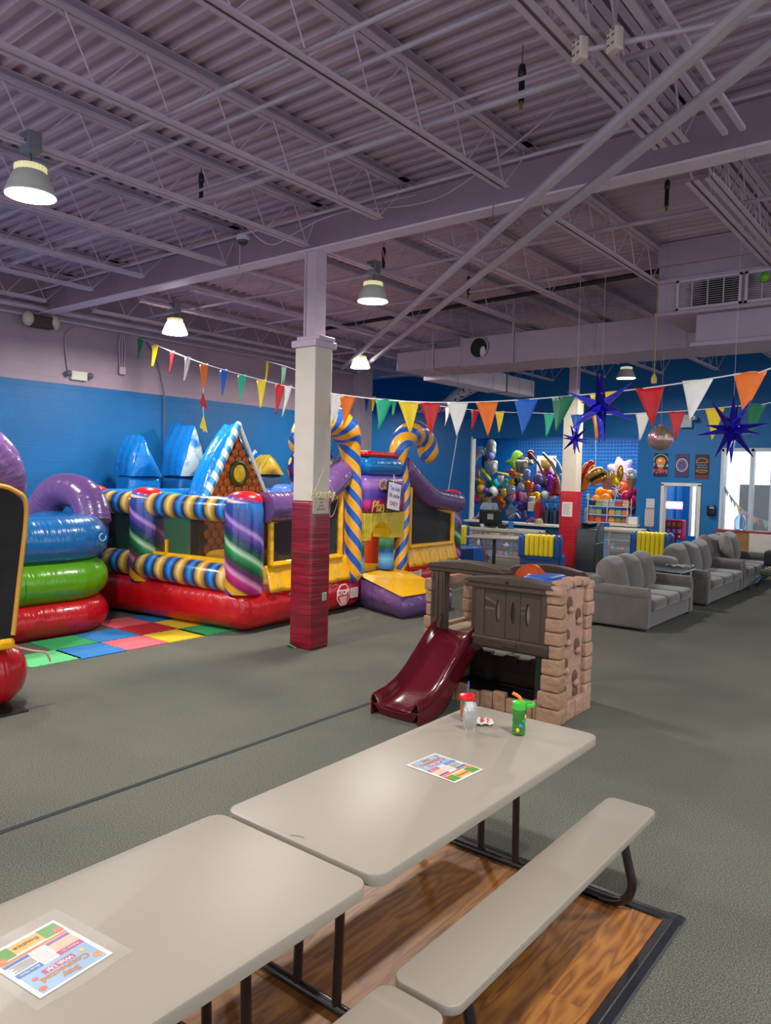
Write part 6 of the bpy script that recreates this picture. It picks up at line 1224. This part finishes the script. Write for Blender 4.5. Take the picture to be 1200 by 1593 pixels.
t = root('booth_table', 'grey square booth table between the two booth seats', 'table', (-8.55, 14.75, 0), .3); MB().rbox(-.58, .58, -.42, .42, .70, .735, .012).build('tabletop', mat('8a8580', .4), t); MB().cyl((0, 0, 0), (0, 0, .7), .04, n=12).lathe([(0, .03), (.25, .02), (.26, 0)], n=20).build('pedestal', mat('3a3c42', .4), t); MB().tube([(-.3, -.1, .68), (-.2, -.05, .3), (-.1, 0, .02)], .02, 8).build('brace', mat('b8726a', .4), t)
# posters on the back wall
def poster(x0, y0, x1, y1, bg, lab):
    a = PY(x0, y1, 18.985); b_ = PY(x1, y0, 18.985); c = (a+b_)/2; t = root('poster', lab, 'poster', (c.x, 18.99, c.z)); w_, h_ = (b_.x-a.x), (b_.z-a.z)
    MB().box(-w_/2, w_/2, -.008, .0, -h_/2, h_/2).build('print', mat(bg, .5), t, ang=0); return t, w_, h_
def disc(t, x, z, rx, rz_, hx, y=-.012, n_=20, nm='artwork'): return MB().prism([(x+rx*math.cos(2*PI*i/n_), y, z+rz_*math.sin(2*PI*i/n_)) for i in range(n_)], (0, .002, 0)).build(nm, mat(hx, .5), t, ang=0)
def ringp(t, x, z, rx, rz_, wd_, hx, a0=0, a1=2*PI, y=-.011): return MB().tube([(x+rx*math.cos(a0+(a1-a0)*i/24), y, z+rz_*math.sin(a0+(a1-a0)*i/24)) for i in range(25)], wd_, 6, flat=1).build('artwork', mat(hx, .5), t)
t, w_, h_ = poster(1017, 705, 1040, 741, '16263a', 'dark poster with a pizza drawing, leftmost of the three')
ringp(t, 0, .1, .17, .16, .012, 'b8a684', 0, PI); disc(t, 0, .08, .12, .11, 'd87a3a'); disc(t, -.02, .11, .05, .04, 'e8c8a0', -.014); disc(t, 0, -.03, .09, .03, 'b8b4a4', -.014); disc(t, 0, -.12, .06, .09, 'c84a24')
for s_, x, z, sz, hx in (('Z', -.16, .01, .09, 'c8d8d0'), ('A', .16, -.02, .1, 'c8d8d0'), ('PZ', -.12, -.17, .13, 'e86a7a'), ('PE', .12, -.17, .13, 'e86a7a')): text(s_, sz, frame((x, -.012, z), (1, 0, 0), (0, 0, 1)), mat(hx, .5), t, 'lettering', .001)
t, w_, h_ = poster(1050, 706, 1073, 742, '3c3354', 'purple poster with a ring of doodles, middle of the three')
for i in range(22):
    a = i*2*PI/22; disc(t, .13*math.cos(a), .01+.15*math.sin(a), .014, .018, 'c8c0d4'); disc(t, .09*math.cos(a+.1), .01+.10*math.sin(a+.1), .01, .012, '8f84b0')
disc(t, 0, .01, .045, .06, '5e4c80')
t, w_, h_ = poster(1081, 707, 1104, 744, '1c1720', 'dark poster with a neon outlined burger, rightmost of the three')
ringp(t, 0, .1, .13, .1, .010, 'd8843a', 0, PI); MB().box(-.14, .14, -.013, -.01, .085, .1).box(-.13, .13, -.013, -.01, -.10, -.085).build('artwork', mat('d8843a', .5), t, ang=0); ringp(t, 0, -.1, .13, .05, .009, 'd8843a', PI, 2*PI); MB().tube([(-.12+i*.02, -.012, .03+.02*math.sin(i*1.5)) for i in range(13)], .007, 6).tube([(-.12+i*.02, -.012, -.03+.015*math.sin(i*1.8)) for i in range(13)], .007, 6).build('artwork', mat('a8a8c8', .5), t); MB().box(-w_/2, w_/2, -.01, -.008, -h_/2, -h_/2+.08).build('artwork', mat('6a2a2a', .5), t, ang=0)
a = PY(1003, 818, 18.98); b_ = PY(1019, 776, 18.98); t = root('wall_calendar', 'pale wall calendar hanging on the blue wall left of the doorway', 'calendar', ((a.x+b_.x)/2, 18.99, (a.z+b_.z)/2)); w_ = b_.x-a.x; h_ = b_.z-a.z
MB().box(-w_/2+.02, w_/2, -.012, 0, h_*.16, h_/2).build('upper_sheet', mat('c2c0c4', .5), t, ang=0); MB().box(-w_/2, w_/2, -.014, 0, -h_/2, h_*.13).build('lower_sheet', mat('c4b4ae', .5), t, ang=0)
s = MB()
for i in range(9): s.box(-w_/2+.02, w_/2-.02, -.016, -.014, h_*.1-.07*i-.02, h_*.1-.07*i-.008)
s.build('print_lines', mat('9a8a8a', .6), t, ang=0)
p = PY(1107, 794, 18.95); t = root('soap_dispenser', 'black hand dispenser on the blue wall right of the doorway', 'dispenser', (p.x, 18.95, p.z)); MB().rbox(-.09, .09, -.07, .05, -.13, .13, .03).build('body', mat('0f1014', .3), t); MB().box(-.02, .08, -.075, -.065, .05, .08).build('label_strip', mat('aeb0b0', .4), t, ang=0)
# vending
p = PY(1051, 824, 20.6); t = root('candy_vending_machine', 'red capsule vending machine on a stand beyond the doorway', 'vending machine', (p.x, 20.6, 0)); z = p.z
MB().rbox(-.24, .24, -.12, .12, z-.26, z+.27, .03).build('cabinet', mat('c01c34', .35), t); MB().cyl((0, 0, 0), (0, 0, z-.25), .05, n=12).lathe([(0, .03), (.2, .02), (.2, 0)], n=16).build('stand', mat('24506c', .4), t)
s1_ = MB(); s2_ = MB(); s3_ = MB()
for i in (-1, 0, 1): s1_.box(i*.14-.045, i*.14+.045, -.13, -.12, z+.09, z+.2); s2_.box(i*.14-.045, i*.14+.045, -.13, -.12, z-.08, z+.02); s3_.ell((i*.14, -.125, z-.17), .03, .012, .03, 10, 6)
s1_.build('capsule_window', mat('c88a2a', .3), t, bevel=.01); s2_.build('price_panel', mat('a89ac0', .4), t, bevel=.01); s3_.build('coin_knob', mat('e4dcd8', .3), t)
p = PY(1047, 786, 20.5); t = root('neon_sign', 'glowing pink white neon open sign seen reversed beyond the doorway', 'sign', (p.x, 20.5, p.z))
text('OPEN', .19, frame((0, 0, 0), (-1, 0, 0), (0, 0, 1)), mat('ffe2ec', .4, emit=5), t, 'tube_lettering', .02, bold=.012); MB().box(-.25, .25, .03, .04, -.10, .10).build('back_board', mat('ff8ab0', .4, emit=.8), t, ang=0)
pipe('sign_cord', [PY(1045, 795, 20.55), PY(1045, 806, 20.55)], .008, mat('8ab8e0', .5), 'cord hanging from the neon sign', 'cord')
# desk, jug, window bunting, cart
t = root('reception_desk', 'wooden reception desk with a red top by the front window', 'desk', (-4.05, 18.45, 0)); dz = .95
MB().box(-.72, .0, -.15, -.13, 0, dz).build('front_panel', mat('8a6436', .5, var=.12, vscale=2, stretch=(1, 1, 5)), t, ang=0, bevel=.004); MB().prism([(0, -.15, 0), (3.2, -.95, 0), (3.2, -.93, 0), (0, -.13, 0)], (0, 0, dz+.02)).build('side_panel', mat('c2bcb4', .4, var=.06), t, ang=0)
MB().prism([(-.74, -.17, dz), (.02, -.17, dz), (3.25, -.98, dz+.02), (3.25, -.4, dz+.02), (.3, .3, dz), (-.74, .3, dz)], (0, 0, .035)).build('desk_top', mat('8c2a34', .35), t, ang=0)
p = PY(1152, 815, 18.5); t = root('glass_jug', 'big clear glass jug standing on the reception desk', 'jug', (p.x, 18.5, .99)); MB().lathe([(0, 0), (.11, 0), (.125, .02), (.125, .22), (.1, .29), (.04, .34), (.035, .40), (.045, .42), (.04, .42), (.03, .34), (.09, .28), (.115, .21), (.11, .02), (0, .015)], n=26).build('glass', mat('cfe6fa', .03, trans=.9, ior=1.3), t)
p0 = [PY(x, y, 19.3) for x, y in [(1128, 757), (1140, 775), (1158, 795), (1180, 807), (1200, 812)]]; base = p0[0]; t = root('bunting', 'small faded bunting seen through the front window behind the jug', 'bunting', base); q = smoothpts([a-base for a in p0], 6); MB().tube(q, .006, 5).build('string', mat('b8c0c8', .6), t)
for i, c_ in enumerate(['8ac0a0', 'c8b8a0', '8fa0c8', '8fa8c8', 'd8c83a', 'c09aa0', 'c88070', 'b8a0a0', 'c8907a', '8ab890', 'b0a8c0']):
    a = q[min(len(q)-2, int((i+.3)*len(q)/11))]; d_ = (q[min(len(q)-1, int((i+.3)*len(q)/11)+1)]-a).normalized(); MB().prism([a-d_*.085, a+d_*.085, a+Vector((0.02, 0, -.19))], (0, .004, 0)).build('pennant', cloth(c_), t, ang=0)
t = root('push_cart', 'stroller like cart with a blue steel base, cut off by the right edge', 'cart', (-3.18, 15.7, 0)); s = MB()
s.tube(smoothpts([(-.25, 0, .06), (-.15, .05, .2), (-.05, .1, .28), (.6, .2, .3)], 5), .018, 8).tube(smoothpts([(-.2, .5, .06), (-.1, .4, .2), (.1, .3, .3)], 5), .018, 8).tube([(-.05, .1, .28), (.0, .1, .75)], .016, 8); s.build('frame', mat('2a5a78', .3, metal=.5), t)
for x, y in ((-.25, 0), (-.2, .5)): MB().tube(arc((x, y, .05), .035, 0, 2*PI, 12)[:-1], .014, 8, closed=True).build('caster', M_black, t)
MB().rbox(-.03, .7, .0, .5, .48, .78, .06).build('seat', mat('17141c', .6), t); MB().rbox(-.08, .7, -.02, .45, .3, .42, .04).build('tray', mat('3f4a3a', .5), t); MB().ell((.15, .1, .36), .16, .12, .1).build('bundle', mat('b8b09a', .7), t)
alc(1113, 857, 1120, 864, 18.0, .1, '8ab4e0', 'small_cup', 'small pale blue cup behind the farthest sofa', 'cup')
# exit style box and camera beside the pennants on the back wall
p = PY(1068, 655, 18.9); o = MB().rbox(-.14, .14, -.04, .06, -.16, .16, .02).build('wall_box', mat('a9b4bc', .5), loc=p); tag(o, 'pale box mounted high on the blue wall by the red pennant', 'wall box')
p = PY(1079, 650, 18.8); t = root('security_camera', 'small white camera next to the pale wall box', 'security camera', p); MB().rbox(-.06, .06, -.1, .12, -.05, .05, .03).build('housing', mat('c4ccd4', .4), t); MB().cyl((0, -.11, 0), (0, -.1, 0), .03, n=12).build('lens', M_black, t)
